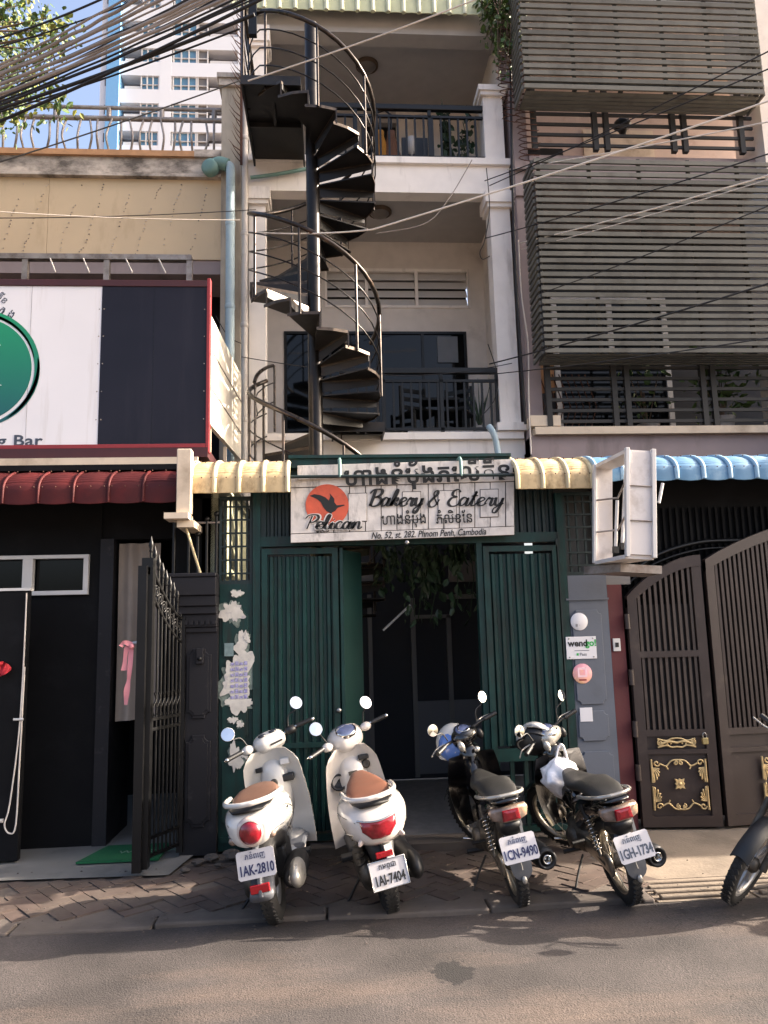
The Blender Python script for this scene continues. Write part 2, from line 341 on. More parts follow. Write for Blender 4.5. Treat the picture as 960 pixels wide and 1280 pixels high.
for i in range(-40, 41):
    for j in range(-40, 41):
        k = (i-j) % 4
        if k == 0: cu, cv, ang = i+1, j+.5, 0
        elif k == 3: cu, cv, ang = i+.5, j+1, PI/2
        else: continue
        cu *= bw+.002; cv *= bw+.002; a = R(38); X = cu*math.cos(a)-cv*math.sin(a)-.3; Y = cu*math.sin(a)+cv*math.cos(a)-.65
        if not(-2.6 < X < 1.96 and -1.2 < Y < -.2) or (X < -.95 and Y > -.5): continue
        if cnt >= 299 or rn.random() < .05: continue
        cnt += 1
        piece('brick', brick, pv, (X, Y, -.012+rn.uniform(-.006,.004)), (rn.uniform(-.03,.03), rn.uniform(-.02,.02), a+ang+rn.uniform(-.03,.03)))
kb = thing('kerb', 'worn low concrete kerb slabs along the road edge in front of the brick paving', 'kerb', (0, -1.24, 0)); del kb['category']; kb['kind'] = 'structure'
x = -5.2; rn = random.Random(4)
while x < 1.9:
    L = rn.uniform(.75, 1.0)
    a = MB().box(x+.006, min(x+L, 1.9)-.006, -1.42+rn.uniform(-.015,.015), -1.255, -.07, -.010+rn.uniform(-.008,.006)).build('slab', M['kerb'], kb, bevel=.012); x += L
# concrete apron and ridged drain in front of the brown gate
apr = mat('apron_concrete', '7b6f61', .95, var=.15, scale=4, dirt='5c5248', dscale=3, damt=.45, bump=.8, bscale=50)
ap = MB(); ap.add([(1.93,-1.06,-.02),(6.5,-1.06,-.02),(6.5,.3,.03),(1.75,.3,.03),(1.93,-1.06,-.08),(6.5,-1.06,-.08),(6.5,.3,-.08),(1.75,.3,-.08)], [[0,1,2,3],[4,7,6,5],[0,4,5,1],[1,5,6,2],[2,6,7,3],[3,7,4,0]])
ap.build('path', apr, label='rough concrete ramp up to the brown gate', kind='structure')
dr = thing('drain_cover', 'ridged concrete drain covers beside the road below the brown gate', 'drain cover', (1.9, -1.2, -.02))
for a in range(6):
    x0 = 1.915+a*.62
    MB().box(x0, x0+.6, -1.43, -1.075, -.07, -.03).build('slab', apr, dr)
    for k in range(4):
        MB().box(x0+.03, x0+.57, -1.40+k*.085, -1.355+k*.085, -.03, -.008).build('ridge', apr, dr, bevel=.008)
# grey tiled floor at the black shopfront
MB().add([(-3.6,-.40,-.004),(-1.12,-.52,-.004),(-.98,.1,.01),(-.98,2.3,.01),(-5,2.3,.01),(-5,-.35,0)], [[0,1,2,3,4,5]]).build('floor', M['tiles'], label='smooth grey floor of the black shopfront', kind='structure')
fl = MB().box(-.55, 2.2, .06, 2.3, -.02, .02).build('yard_floor', mat('yard_tiles', '77726e', .6, var=.25, scale=14, bump=.3), label='dark floor of the yard behind the green gate', kind='structure')
MB().box(-.62, 1.88, -.2, .06, -.03, .035).build('threshold', M['kerb'], label='worn concrete threshold under the green gate', kind='structure')
rn = random.Random(11)
for (lx, ly, s) in [(-.86,-.25,.075),(-.73,-.22,.1),(-.95,-.33,.06),(-.66,-.3,.05),(-1.02,-.48,.045),(-.8,-.4,.04)]:
    st = MB(); n = 7; rs = []; key_ = s; s = s*.75
    for i in range(6):
        a = -PI/2+PI*i/5; rs.append([(lx+s*max(math.cos(a),.1)*math.cos(2*PI*j/n)*rn.uniform(.6,1.35), ly+s*.8*max(math.cos(a),.1)*math.sin(2*PI*j/n)*rn.uniform(.6,1.35), s*.4+s*.5*math.sin(a)) for j in range(n)])
    st.rings(rs, smooth=False); tag(st.build('rubble_stone', M['kerb']), {0.075:'pale broken stone at the foot of the charcoal pillar',.1:'largest broken stone beside the torn posters pillar',.06:'small rough stone lying left of the larger rubble',.05:'small stone on the brick paving right of the rubble',.045:'chip of concrete below the charcoal pillar',.04:'tiny stone in front of the rubble heap'}[key_], 'stone', 'broken stones by the pillar')
# loose grit and litter on the pavement
gm = MB(); rn = random.Random(5)
for i in range(260):
    x = rn.uniform(-2.6, 3.2); y = rn.choice([rn.uniform(-1.1,-.1), rn.gauss(-1.42,.09), rn.gauss(-1.3,.2)]); s = rn.uniform(.003, .009)
    z = -.03 if y < -1.42 else 0.0
    gm.add([(x-s,y-s*.7,z),(x+s,y-s*.5,z),(x+s*.6,y+s,z),(x-s*.7,y+s*.8,z),(x,y,z+s*rn.uniform(.5,1.1))], [[0,1,4],[1,2,4],[2,3,4],[3,0,4]])
for i in range(240):
    x = rn.uniform(-2.6, 3.0); y = rn.uniform(-3.4, -1.5); s = rn.uniform(.0015, .005); z = -.036
    gm.add([(x-s,y-s*.7,z),(x+s,y-s*.5,z),(x+s*.6,y+s,z),(x-s*.7,y+s*.8,z),(x,y,z+s*rn.uniform(.6,1.3))], [[0,1,4],[1,2,4],[2,3,4],[3,0,4]])
gm.build('gravel', M['kerb'], label='loose grit scattered along the kerb and paving', kind='stuff')
dm = thing('doormat', 'green doormat on the grey floor of the black shopfront', 'doormat', (-1.6, .02, .01))
_m = [(-1.83,-.22),(-1.25,-.22),(-1.25,.2),(-1.72,.2)]
MB().prism(_m, 'z', .012, .026).build('pile', M['mat_green'], dm)
text('WELCOME', (-1.585, -.045, .0275), .095, mat('faded_mat_print', '6f8a72', .95, var=.4, scale=60), dm, rot=(0,0,0), ext=.001, sx=1.05)
# ------------------------------------------------------------------ corrugated barrel awning
def awning(name, label, x0, x1, msheet, mrib, step, zb=2.66, zt=3.04, yf=-.3, yb=.2, fine=True, group=None, ribr=.02, sag=.0):
    t = thing(name, label, 'awning', ((x0+x1)/2, yb, zt), group)
    prof = [(yf+.0, zb)] + [(yb-(yb-yf)*math.cos(a), zb+(zt-zb)*(.30+.70*math.sin(a))) for a in [PI/2*i/12 for i in range(13)]]
    # lower apron is plain, the upper part carries fine pressed ridges
    P = smooth_path([(0, p[0], p[1]) for p in prof], 4); n = max(1, round((x1-x0)/step)); d = (x1-x0)/n
    for i in range(n):
        mb = MB(); a = x0+i*d; b = a+d; pts = []
        for k, q in enumerate(P):
            f = k/len(P); off = 0
            pts.append(Vector((0, q.y, q.z)))
        top = []
        for k in range(len(pts)):
            tq = pts[min(k+1, len(pts)-1)]-pts[max(k-1, 0)]; nn = Vector((0, -tq.z, tq.y)).normalized()
            rid = (-.009 if k % 3 == 0 else .0) if fine and .2 < k/len(pts) else 0
            top.append((pts[k], nn, rid))
        def fn(u, v):
            q, nn, rid = top[round(v*(len(top)-1))]
            bul = .012*math.sin(PI*u); sg = -sag*math.sin(PI*u)*(1 if v < .15 else 0)
            return (a+u*d, q.y+nn.y*(rid+bul), q.z+nn.z*(rid+bul)+sg)
        mb.shell(fn, 4, len(top)-1, (0, .006, -.003))
        sh_ = mb.build('sheet', msheet, t)
        sc_ = MB(); rq = random.Random(i*7+int(x0*10))
        for zf in (.12,.55,.86):
            q, nn, _ = top[int(zf*(len(top)-1))]
            for uu in (.12,.5,.88): sc_.ball((a+uu*d+rq.uniform(-.004,.004), q.y+nn.y*.022, q.z+nn.z*.022), .0055, 6, 4)
        sc_.build('screw', M['rust'], sh_, kind='stuff')
    for i in range(n+1):
        x = x0+i*d; MB().tube([(x, q[0].y+q[1].y*.006, q[0].z+q[1].z*.006) for q in top[::2]], ribr, 6).build('rib', mrib, t)
    return t
# ------------------------------------------------------------------ middle building: white shophouse with balconies
FY = 2.3
mid = thing('shophouse', 'narrow white shophouse with two open balconies behind a black spiral staircase', 'building', (.65, 3, 0))
def wall(x0, x1, y0, y1, z0, z1, m, p=None, nm='wall', **k): return MB().box(x0, x1, y0, y1, z0, z1).build(nm, m, p if p is not None else mid, **k)
W_ = M['white']
wall(-1.0, 2.26, 2.30, 5.2, 3.55, 3.72, W_, nm='floor_slab'); wall(-.95, 2.24, 2.24, 2.42, 3.72, 3.80, W_, nm='slab_edge'); wall(-.95, 2.24, 2.28, 5.2, 2.95, 3.55, W_, nm='beam')
wall(-.6, 1.96, 2.36, 5.2, 3.72, 3.785, M['concrete'], nm='balcony_floor')
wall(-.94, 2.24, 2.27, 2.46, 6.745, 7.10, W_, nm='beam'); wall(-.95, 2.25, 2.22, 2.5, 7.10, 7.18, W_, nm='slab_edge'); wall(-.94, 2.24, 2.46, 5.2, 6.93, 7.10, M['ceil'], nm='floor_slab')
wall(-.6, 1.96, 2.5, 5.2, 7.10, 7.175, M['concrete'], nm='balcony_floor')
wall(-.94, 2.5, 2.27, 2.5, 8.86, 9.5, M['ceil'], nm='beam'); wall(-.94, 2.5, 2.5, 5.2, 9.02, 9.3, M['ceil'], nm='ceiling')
# columns with caps
def column(x0, x1, z0, z1, ztop):
    wall(x0, x1, 2.26, 2.5, z0, z1, W_, nm='column')
    wall(x0-.035, x1+.035, 2.215, 2.53, z1, z1+.05, W_, nm='column_cap'); wall(x0-.06, x1+.06, 2.19, 2.55, z1+.05, ztop, W_, nm='column_cap')
column(1.98, 2.22, 3.80, 6.55, 6.745); column(1.96, 2.2, 7.18, 8.02, 8.14)
wall(1.93, 2.34, 2.2, 2.5, 3.81, 3.90, W_, nm='plinth')
column(-.87, -.68, 3.80, 6.55, 6.745); column(-.87, -.68, 7.18, 8.6, 8.86)
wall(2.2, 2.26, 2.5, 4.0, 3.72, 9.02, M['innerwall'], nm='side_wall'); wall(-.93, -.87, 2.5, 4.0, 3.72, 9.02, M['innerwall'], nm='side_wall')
# first floor back wall with opening
Y2 = 3.8
z0, zd, zh = 3.785, 5.62, 6.93
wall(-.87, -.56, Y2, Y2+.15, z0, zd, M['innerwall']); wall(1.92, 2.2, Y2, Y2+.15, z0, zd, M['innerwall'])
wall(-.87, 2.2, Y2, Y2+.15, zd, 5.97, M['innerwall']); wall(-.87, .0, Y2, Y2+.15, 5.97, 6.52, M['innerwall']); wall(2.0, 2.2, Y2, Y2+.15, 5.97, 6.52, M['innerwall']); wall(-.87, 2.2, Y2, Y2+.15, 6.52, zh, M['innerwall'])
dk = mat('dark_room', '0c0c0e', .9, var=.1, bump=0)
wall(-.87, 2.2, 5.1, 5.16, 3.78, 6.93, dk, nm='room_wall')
lv = MB().box(0, 2.0, Y2-.02, Y2+.02, 6.49, 6.53).box(0, 2.0, Y2-.02, Y2+.02, 5.96, 5.995).box(0, .03, Y2-.019, Y2+.019, 5.995, 6.49).box(1.97, 2.0, Y2-.019, Y2+.019, 5.995, 6.49).box(.55, .59, Y2-.019, Y2+.03, 5.995, 6.49).box(1.24, 1.28, Y2-.019, Y2+.03, 5.995, 6.49).build('louvre_window', W_, mid)
lm = MB().beam((-.325,0,-.03), (.325,0,-.03), .006, .006); lm = MB(); lm.add([(-.31,-.01,-.062),(.31,-.01,-.062),(.31,.05,.05),(-.31,.05,.05),(-.31,-.01,-.052),(.31,-.01,-.052),(.31,.05,.06),(-.31,.05,.06)], [[0,1,2,3],[7,6,5,4],[0,4,5,1],[1,5,6,2],[2,6,7,3],[3,7,4,0]])
lvm = lm.mesh('louvre_blade', M['upvc'])
for cx, sc in ((.29, .84), (.915, 1.04), (1.625, 1.1)):
    for k in range(4):
        o = piece('blade', lvm, lv, (cx, Y2+.02, 6.06+k*.125)); o.scale = (sc, 1, 1)
sdoor = MB()
for x in (-.56, .04, .68, 1.30, 1.89): sdoor.box(x, x+.035, Y2-.015, Y2+.04, z0, zd-.035)
sdoor.box(-.56, 1.925, Y2-.016, Y2+.041, zd-.035, zd); sdoor = sdoor.build('sliding_door', M['iron'], mid)
for a, b in ((-.525, .04), (.075, .68), (.715, 1.30), (1.335, 1.89)):
    MB().box(a, b, Y2+.008, Y2+.014, z0, zd-.035).build('pane', M['glass'], sdoor)
# reflected light in the window, put in as a grey panel on the glass
wall(1.52, 1.80, Y2-.012, Y2-.002, 5.18, 5.55, mat('reflection', '6b6f74', .6, bump=0, var=.1), sdoor, nm='reflection')
# lower rear wall at street level, dark door with frames
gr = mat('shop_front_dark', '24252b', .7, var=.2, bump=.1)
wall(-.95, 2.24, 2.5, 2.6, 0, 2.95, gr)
for a, b, c, d in ((.42,.465,.02,2.0),(.9,.95,.02,1.95),(1.3,1.35,.02,1.75),(.95,1.35,1.72,1.76),(1.3,1.95,1.93,1.98),(-.4,.42,1.88,1.93),(.2,.42,2.05,2.2),(1.45,1.8,2.15,2.32)):
    wall(a, b, 2.455, 2.5, c, d, M['greyframe'], nm='door_frame')
for a, b in ((-.35,.42),(.95,1.3),(1.35,1.95)): wall(a, b, 2.47, 2.5, .05, .82, mat('door_panel_grey', '66666a', .6, var=.05, bump=0), nm='door_panel')
for a, b in ((.2,.5),(1.35,1.75)): wall(a, b, 2.45, 2.5, 2.12, 2.36, mat('transom_paper', '77706c', .7, bump=0), nm='transom_panel')
wall(-.95, -.89, .1, 2.3, 0, 2.95, mat('pale_corrugated_wall', 'b9b89a', .7, var=.12, dirt='6c6d50', dscale=5, damt=.4), nm='side_wall'); wall(2.28, 2.36, .12, 2.3, 0, 2.88, gr, nm='side_wall')
rf = M['iron']
for k, (a, b, c, d) in enumerate(((.66, 2.28, .1, 2.24), (-.86, .66, .1, .66), (-.86, -.80, .66, 2.24))): wall(a, b, c, d, 2.86, 2.9, rf, nm='yard_shade_sheet')  # unseen sheets added over the yard to keep the entrance dark
# ceiling lamps
for (X, Y, Z, lb) in ((.72, 3.0, 6.925, 'round ceiling lamp over the lower balcony'), (.6, 3.0, 9.015, 'round ceiling lamp over the upper balcony')):
    t = thing('ceiling_lamp', lb, 'ceiling lamp', (X, Y, Z), 'balcony ceiling lamps')
    MB().lathe((X, Y, Z), (0,0,-1), [(.15,0),(.15,.03),(.125,.045),(.12,.035)], 24).build('rim', M['bark'], t)
    MB().lathe((X, Y, Z), (0,0,-1), [(.12,.035),(.09,.07),(.03,.085),(.001,.087)], 24).build('shade', mat('lamp_glass', '6b6560', .3, bump=0), t)
# column and pipe between the left building and the shophouse
# ------------------------------------------------------------------ balcony railings
def railing(label, z0, z1, x0, x1, xs, parts):
    t = thing('balcony_railing', label, 'railing', ((x0+x1)/2, FY+.02, z0), 'black balcony railings')
    I = M['iron']; y = FY+.02
    MB().box(x0, x1, y-.03, y+.03, z1-.065, z1+.005).build('handrail', I, t, bevel=.008)
    MB().box(x0, x1, y-.018, y+.018, z1-.165, z1-.135).build('middle_rail', I, t); MB().box(x0, x1, y-.018, y+.018, z0+.04, z0+.07).build('bottom_rail', I, t)
    bm = MB().box(-.012, .012, -.010, .010, 0, z1-.165-z0-.07).mesh('baluster', I); pm = MB().box(-.02, .02, -.02, .02, 0, z1-.055-z0).mesh('post', I)
    n = round((x1-x0)/.105)
    for i in range(1, n): piece('baluster', bm, t, (x0+(x1-x0)*i/n, y, z0+.07))
    for x in xs: piece('post', pm, t, (x, y+.002, z0))
    return t
railing('black iron railing along the lower balcony above the shop sign', 3.80, 4.575, .15, 2.0, (.65, 1.32, 1.97), None)
railing('black iron railing along the upper balcony under the corrugated eave', 7.18, 7.92, -.68, 1.97, (.4, .65, 1.3), None)
# upper balcony back wall and clutter
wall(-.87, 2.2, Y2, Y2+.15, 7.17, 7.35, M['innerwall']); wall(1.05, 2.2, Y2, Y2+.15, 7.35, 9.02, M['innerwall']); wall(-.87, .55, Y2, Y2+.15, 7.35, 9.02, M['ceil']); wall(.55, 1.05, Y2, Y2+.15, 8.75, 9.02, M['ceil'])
wall(.55, 1.05, Y2+.1, Y2+.14, 7.35, 8.75, M['iron'], nm='door')
wall(1.02, 1.36, 2.9, 2.94, 7.18, 7.9, mat('dark_cabinet', '1a1d24', .5, bump=0), nm='door_panel')
jk = thing('jacket', 'mustard yellow and brown jackets hanging behind the upper balcony railing', 'jacket', (.78, 2.55, 7.3))
for cx, m_ in ((.72, mat('mustard_cloth', 'b0792f', .9, bump=.3)), (.86, mat('brown_cloth', '6c4b3b', .9, bump=.3))):
    secs = []
    for k in range(7):
        z = 7.32+.075*k; wd = .085+.02*math.sin(k*1.3) if k < 5 else .05; secs.append([(cx+wd*math.cos(a)*(1+.15*math.sin(3*a+k)), 2.6+.035*math.sin(a), z) for a in [2*PI*i/14 for i in range(14)]])
    MB().rings(secs).build('coat', m_, jk)
MB().tube([(.65,2.6,7.9),(.68,2.6,8.02),(.78,2.6,8.06),(.86,2.6,8.0),(.86,2.6,7.8)], .014, 6).build('hook', M['iron'], jk)
fan = thing('lantern', 'pale grey standing lamp behind the upper balcony railing', 'lamp', (1.12, 2.7, 7.18))
MB().lathe((1.12,2.7,7.18), (0,0,1), [(.06,0),(.06,.02),(.012,.03),(.012,.35),(.05,.38),(.06,.5),(.045,.58),(.001,.6)], 14).build('shade', M['upvc'], fan)
rn = random.Random(21)
pl = thing('potted_plant', 'dark leafy plant poking through the upper balcony railing', 'plant', (1.7, 2.6, 7.18))
MB().lathe((1.7,2.6,7.18), (0,0,1), [(.07,0),(.1,.16),(.09,.16),(.001,.14)], 14).build('pot', M['concrete'], pl)
mb = MB(); st = MB()
for k in range(9):
    x = 1.58+rn.uniform(-.1,.3); y = 2.55+rn.uniform(-.1,.15); h = rn.uniform(.5,.85); st.tube([(1.7,2.6,7.3),(x,y,7.3+h*.5),(x+rn.uniform(-.06,.06),y-.05,7.3+h)], .005, 5)
    leafset(mb, [(x+rn.uniform(-.05,.05), y+rn.uniform(-.05,.05), 7.3+h*rn.uniform(.3,1)) for _ in range(16)], .1, rn)
st.build('stem', M['leafdark'], pl, kind='stuff'); mb.build('foliage', M['leafdark'], pl, kind='stuff')
pl = thing('potted_plant', 'spiky leafless plant at the right end of the lower balcony', 'plant', (1.8, 2.55, 3.8))
MB().lathe((1.8,2.55,3.8), (0,0,1), [(.07,0),(.09,.14),(.08,.14),(.001,.12)], 14).build('pot', M['concrete'], pl)
st = MB()
for k in range(14):
    a = rn.uniform(0, 6.28); r = rn.uniform(.05,.25); st.tube([(1.8,2.55,3.92),(1.8+r*.4*math.cos(a),2.55+r*.4*math.sin(a),4.15),(1.8+r*math.cos(a),2.55+r*.6*math.sin(a),4.25+rn.uniform(0,.3))], [.01,.008,.002], 5)
st.build('stem', M['leafdark'], pl, kind='stuff')
def chair(label, X, Y, Z, rz):
    t = thing('chair', label, 'chair', (X, Y, Z), 'chairs on the lower balcony', rot=(0,0,rz)); I = M['iron']
    for sx in (-1, 1):
        for sy in (-1, 1): MB().box(sx*.17-.015, sx*.17+.015, sy*.17-.015, sy*.17+.015, 0, .44 if sy < 0 else .85).build('leg', I, t)
    MB().box(-.2, .2, -.2, .2, .44, .47).build('seat', I, t, bevel=.01)
    for k in range(3): MB().box(-.17, .17, .16, .18, .55+k*.11, .60+k*.11).build('slat', I, t)
chair('dark chair on the lower balcony beside the round window blind', 1.15, 3.05, 3.79, .4); chair('dark chair on the lower balcony nearer the potted plant', 1.6, 3.1, 3.79, -.5)
tb = thing('table', 'small pale table between the chairs on the lower balcony', 'table', (1.35, 2.85, 3.79))
MB().box(1.15, 1.6, 2.7, 3.0, 4.32, 4.35).build('tabletop', M['iron'], tb); MB().box(1.35,1.39,2.83,2.87,3.79,4.32).build('leg', M['iron'], tb)
wall(.95, 1.9, 2.6, 2.62, 3.79, 3.95, W_, nm='kerb_wall')
# corrugated eave at the very top
awning('corrugated_eave', 'pale green corrugated eave over the top balcony', -1.05, 2.12, mat('eave_sheet', 'b9bd9a', .6, var=.1, dirt='7d7f62', damt=.3), mat('eave_rib', 'c9cbb0', .6), .19, zb=8.98, zt=9.5, yf=2.08, yb=2.3, ribr=.03)
# water pipe under upper slab and white outlet pipe above the sign
tag(MB().tube([at(313,222,2.2), at(345,218,2.2), at(384,211,2.2), at(395,210,2.24)], .022, 8).build('water_pipe', M['pipegreen']), 'teal water pipe running across the white beam behind the staircase', 'pipe')
tag(MB().tube(smooth_path([at(611,533,2.12), at(616,540,2.08), at(620,552,2.08), at(624,576,2.08)], 4), .036, 10).build('drain_pipe', M['pipeblue']), 'short pale blue outlet pipe above the right end of the shop sign', 'pipe')
# ------------------------------------------------------------------ spiral staircase
SC = Vector((-.11, 1.42, 0)); SR = .66; PITCH = 2.26
stair = thing('spiral_staircase', 'black steel spiral staircase with curved handrails in front of the white shophouse', 'staircase', (SC.x, SC.y, 0))
MB().tube([(SC.x, SC.y, 0), (SC.x, SC.y, 8.2)], .072, 18).build('pole', M['darkmetal'], stair)
MB().lathe((SC.x, SC.y, 8.2), (0,0,1), [(.072,0),(.05,.012),(.001,.018)], 18).build('pole_cap', M['darkmetal'], stair)
def zz(th): return 6.81-(th-270)/360*PITCH
def zz2(th): return 3.80-(th-800)/360*PITCH
def pt(th, r, z): return (SC.x+r*math.cos(R(th)), SC.y+r*math.sin(R(th)), z)
ST = 24.5
def step(th, z, f=1.0):
    a0, a1 = th-ST*.62, th+ST*.5*f
    p = [pt(a0, .06, z), pt(a0, SR, z), pt((a0+a1)/2, SR*1.0, z), pt(a1, SR, z), pt(a1, .06, z)]
    mb = MB(); q = [(a[0], a[1]) for a in p]; mb.prism(q, 'z', z-.014, z)
    s = mb.build('step', M['tread'], stair)
    # turned down lips of the tread
    e = MB(); i = MB()
    for a, b in ((1, 2), (2, 3), (3, 4)):
        i.beam(Vector(p[a])+Vector((0,0,-.014)), Vector(p[b])+Vector((0,0,-.014)), .008, .03, up=(0,0,1))
    i.build('lip', M['edge'], s)
    MB().beam(p[3], Vector(p[3])+Vector((0,0,-PITCH*ST/360-.01)), .012, .012).build('outer_tie', M['edge'], s)
    # riser plate down to the next tread under the leading edge
    nx = z-PITCH*ST/360
    A, B = Vector(pt(a1, .06, z-.03)), Vector(pt(a1, SR*.98, z-.03)); A2, B2 = Vector(pt(a1, .06, z-.13)), Vector(pt(a1, SR*.985, z-.085))
    nn = Vector((-math.sin(R(a1)), math.cos(R(a1)), 0))*.006
    i = MB(); i.add([A, B, B2, A2, A+nn, B+nn, B2+nn, A2+nn], [[0,1,2,3],[7,6,5,4],[0,4,5,1],[1,5,6,2],[2,6,7,3],[3,7,4,0]]); i.build('gusset', M['tread'], s)
th = 231
while th < 748: step(th, zz(th)); th += ST
TH1 = th
step(TH1+4, 3.80, 1.0)
# landings: top one reaches back to the upper balcony, first floor one too
def landing(z, x0, x1, y0, y1):
    l = MB().box(x0, x1, y0, y1, z-.02, z).build('landing', M['tread'], stair)
    f = MB(); f.box(x0, x1, y0, y0+.02, z-.10, z-.02).box(x0, x0+.02, y0+.02, y1, z-.10, z-.02).box(x1-.02, x1, y0+.02, y1, z-.10, z-.02)
    f.box(x0+.02, x1-.02, (y0+y1)/2, (y0+y1)/2+.03, z-.08, z-.02).box((x0+x1)/2-.015, (x0+x1)/2+.015, y0+.02, (y0+y1)/2, z-.07, z-.02); f.build('landing_frame', M['tread'], l)
landing(7.13, SC.x-.70, SC.x-.10, .86, 2.24); landing(3.80, .05, .62, 1.80, 2.24)
th = 830
while th < 1330:
    step(th, zz2(th)); th += ST
def helix(a, b, r, zf, off, k=10):
    n = max(2, int((b-a)/k)); return [pt(a+(b-a)*i/n, r, zf(a+(b-a)*i/n)+off) for i in range(n+1)]
def zr(t):   # rail height follows the treads, level along the landing
    return min(zz(t), 7.15)
MB().tube(helix(183, 748, SR+.01, zr, .84), .023, 10).build('handrail', M['stairrail'], stair)
for o_ in (.22, .42, .63): MB().tube(helix(183, 748, SR+.01, zr, o_, 12), .008, 6).build('guard_rod', M['darkmetal'], stair)
for t_ in [186]+[231+ST*2*k-4 for k in range(0, 11)]:
    z = zr(t_); MB().tube([pt(t_, SR+.01, z-.05), pt(t_, SR+.01, z+.83)], .014, 8).build('baluster', M['stairrail'], stair)
MB().tube(helix(862, 1330, SR+.01, zz2, .86), .023, 10).build('handrail', M['stairrail'], stair)
for o_ in (.25, .5): MB().tube(helix(862, 1330, SR+.01, zz2, o_, 12), .008, 6).build('guard_rod', M['darkmetal'], stair)
for k in range(9):
    t_ = 866+ST*2*k; z = zz2(t_); MB().tube([pt(t_, SR+.01, z-.05), pt(t_, SR+.01, z+.85)], .014, 8).build('baluster', M['stairrail'], stair)
# guard on the left side of the landings
for zl in (7.13,):
    g_ = MB()
    for h in (.84,): g_.tube([(SC.x-.68,.88,zl+h),(SC.x-.68,2.24,zl+h)], .022, 8)
    g_.build('handrail', M['stairrail'], stair); g_ = MB()
    for h in (.22,.42,.63): g_.tube([(SC.x-.68,.88,zl+h),(SC.x-.68,2.24,zl+h)], .008, 6)
    g_.build('guard_rod', M['darkmetal'], stair)
    for y in (.88, 1.5, 2.2): MB().tube([(SC.x-.68,y,zl),(SC.x-.68,y,zl+.84)], .016, 8).build('baluster', M['stairrail'], stair)
# short curved rail of the lower flight by the left column
a = [at(318,478,1.5), at(322,468,1.6), at(332,460,1.8), at(341,457,2.1)]
MB().tube(smooth_path(a, 4), .02, 8).build('handrail', M['stairrail'], stair)
for x, y, yy, Y_ in ((319,478,590,1.5),(343,457,540,2.1)): MB().tube([at(x,y,Y_), Vector((at(x,y,Y_).x, Y_, at(x,yy,Y_).z))], .013, 8).build('baluster', M['stairrail'], stair)
for o_ in (.2, .42): MB().tube([Vector(p)-Vector((0,0,o_)) for p in a], .007, 6).build('guard_rod', M['darkmetal'], stair)
# ------------------------------------------------------------------ left building
def GP0(x, y, z=0):
    d = FW + RI*((x-480)/FPX) - UI*((y-640)/FPX); return EYE + d*((z-EYE.z)/d.z)
lb = thing('left_building', 'beige rendered building with a stained parapet behind the large white billboard', 'building', (-3, 3, 0))
def lw(x0, x1, y0, y1, z0, z1, m, nm='wall', p=None, **k): return MB().box(x0, x1, y0, y1, z0, z1).build(nm, m, p or lb, **k)
dots = mat('beige_panel', 'c6b193', .85, var=.05, scale=2, dirt='a58f70', dscale=1.8, damt=.2, dstretch=(2,2,.6), bump=.15)
for a, b in ((-6.2,-3.15),(-3.146,-1.19)): lw(a, b, 2.27, 2.5, 5.87, 6.86, dots, nm='panel')
lw(-6.2, -1.19, 2.2, 2.6, 6.86, 6.90, M['stained'], nm='ledge'); lw(-6.2, -1.19, 2.26, 2.7, 6.90, 7.13, M['stained'], nm='parapet'); lw(-6.2, -1.5, 2.22, 2.6, 7.13, 7.20, M['orange'], nm='coping')
lw(-1.5, -1.19, 2.22, 2.7, 7.13, 7.22, M['stained'], nm='coping')
lw(-6.2, -1.19, 2.5, 8, 5.75, 7.1, M['concrete'], nm='roof_slab'); lw(-6.2, -1.19, 2.9, 3.1, 2.9, 5.75, M['black'], nm='wall'); lw(-6.2, -1.19, 2.29, 2.9, 5.70, 5.868, M['mauve'], nm='beam')
lw(-6.2, -1.19, 2.31, 3.0, 2.95, 3.3, M['cream'], nm='beam')
lw(-1.19, -.96, 2.24, 2.6, 2.95, 8.05, M['colgrey'], nm='column'); lw(-1.22, -.95, 2.2, 2.62, 8.05, 8.14, M['stained'], nm='column_cap'); lw(-1.24, -.94, 2.18, 2.64, 8.14, 8.2, M['concrete'], nm='column_cap')
dm_ = MB(); rn = random.Random(31)   # small raised dots in slanting rows
for r_ in range(11):
    x = -4.0+.3*r_+rn.uniform(-.05,.05); z = 6.82
    while z > 5.95:
        z -= rn.uniform(.02,.07); x -= rn.uniform(0,.022)
        if rn.random() < .75 and -5 < x < -1.25: s = rn.uniform(.004,.008); dm_.box(x-s, x+s, 2.262, 2.272, z-s, z+s*.6)
dm_.build('wall_dot', M['stained'], lb, kind='stuff')
# rooftop railing with curved balusters
rr = thing('rooftop_railing', 'old metal railing with belly-curved balusters on the beige building roof', 'railing', (-3, 2.4, 7.2))
for z, r_ in ((7.86,.024),(7.72,.03),(7.225,.022)): MB().tube([(-6.2,2.4,z),(-1.19,2.4,z)], r_, 8).build('rail', M['rail'], rr)
cb = MB().tube(smooth_path([(0,0,0),(0,-.03,.08),(0,-.09,.2),(0,-.05,.36),(0,0,.49)], 3), .014, 6).mesh('baluster', M['rail'])
for i in range(36):
    x = -1.3-.122*i; piece('baluster', cb, rr, (x, 2.4, 7.225), (0, .06*math.sin(i*2.1), .15+.5*math.sin(i*1.7)))
pb = MB().tube([(0,0,0),(0,0,.12)], .03, 8).mesh('post', M['rail'])
for i in range(7): piece('post', pb, rr, (-1.3-.62*i, 2.4, 7.73))
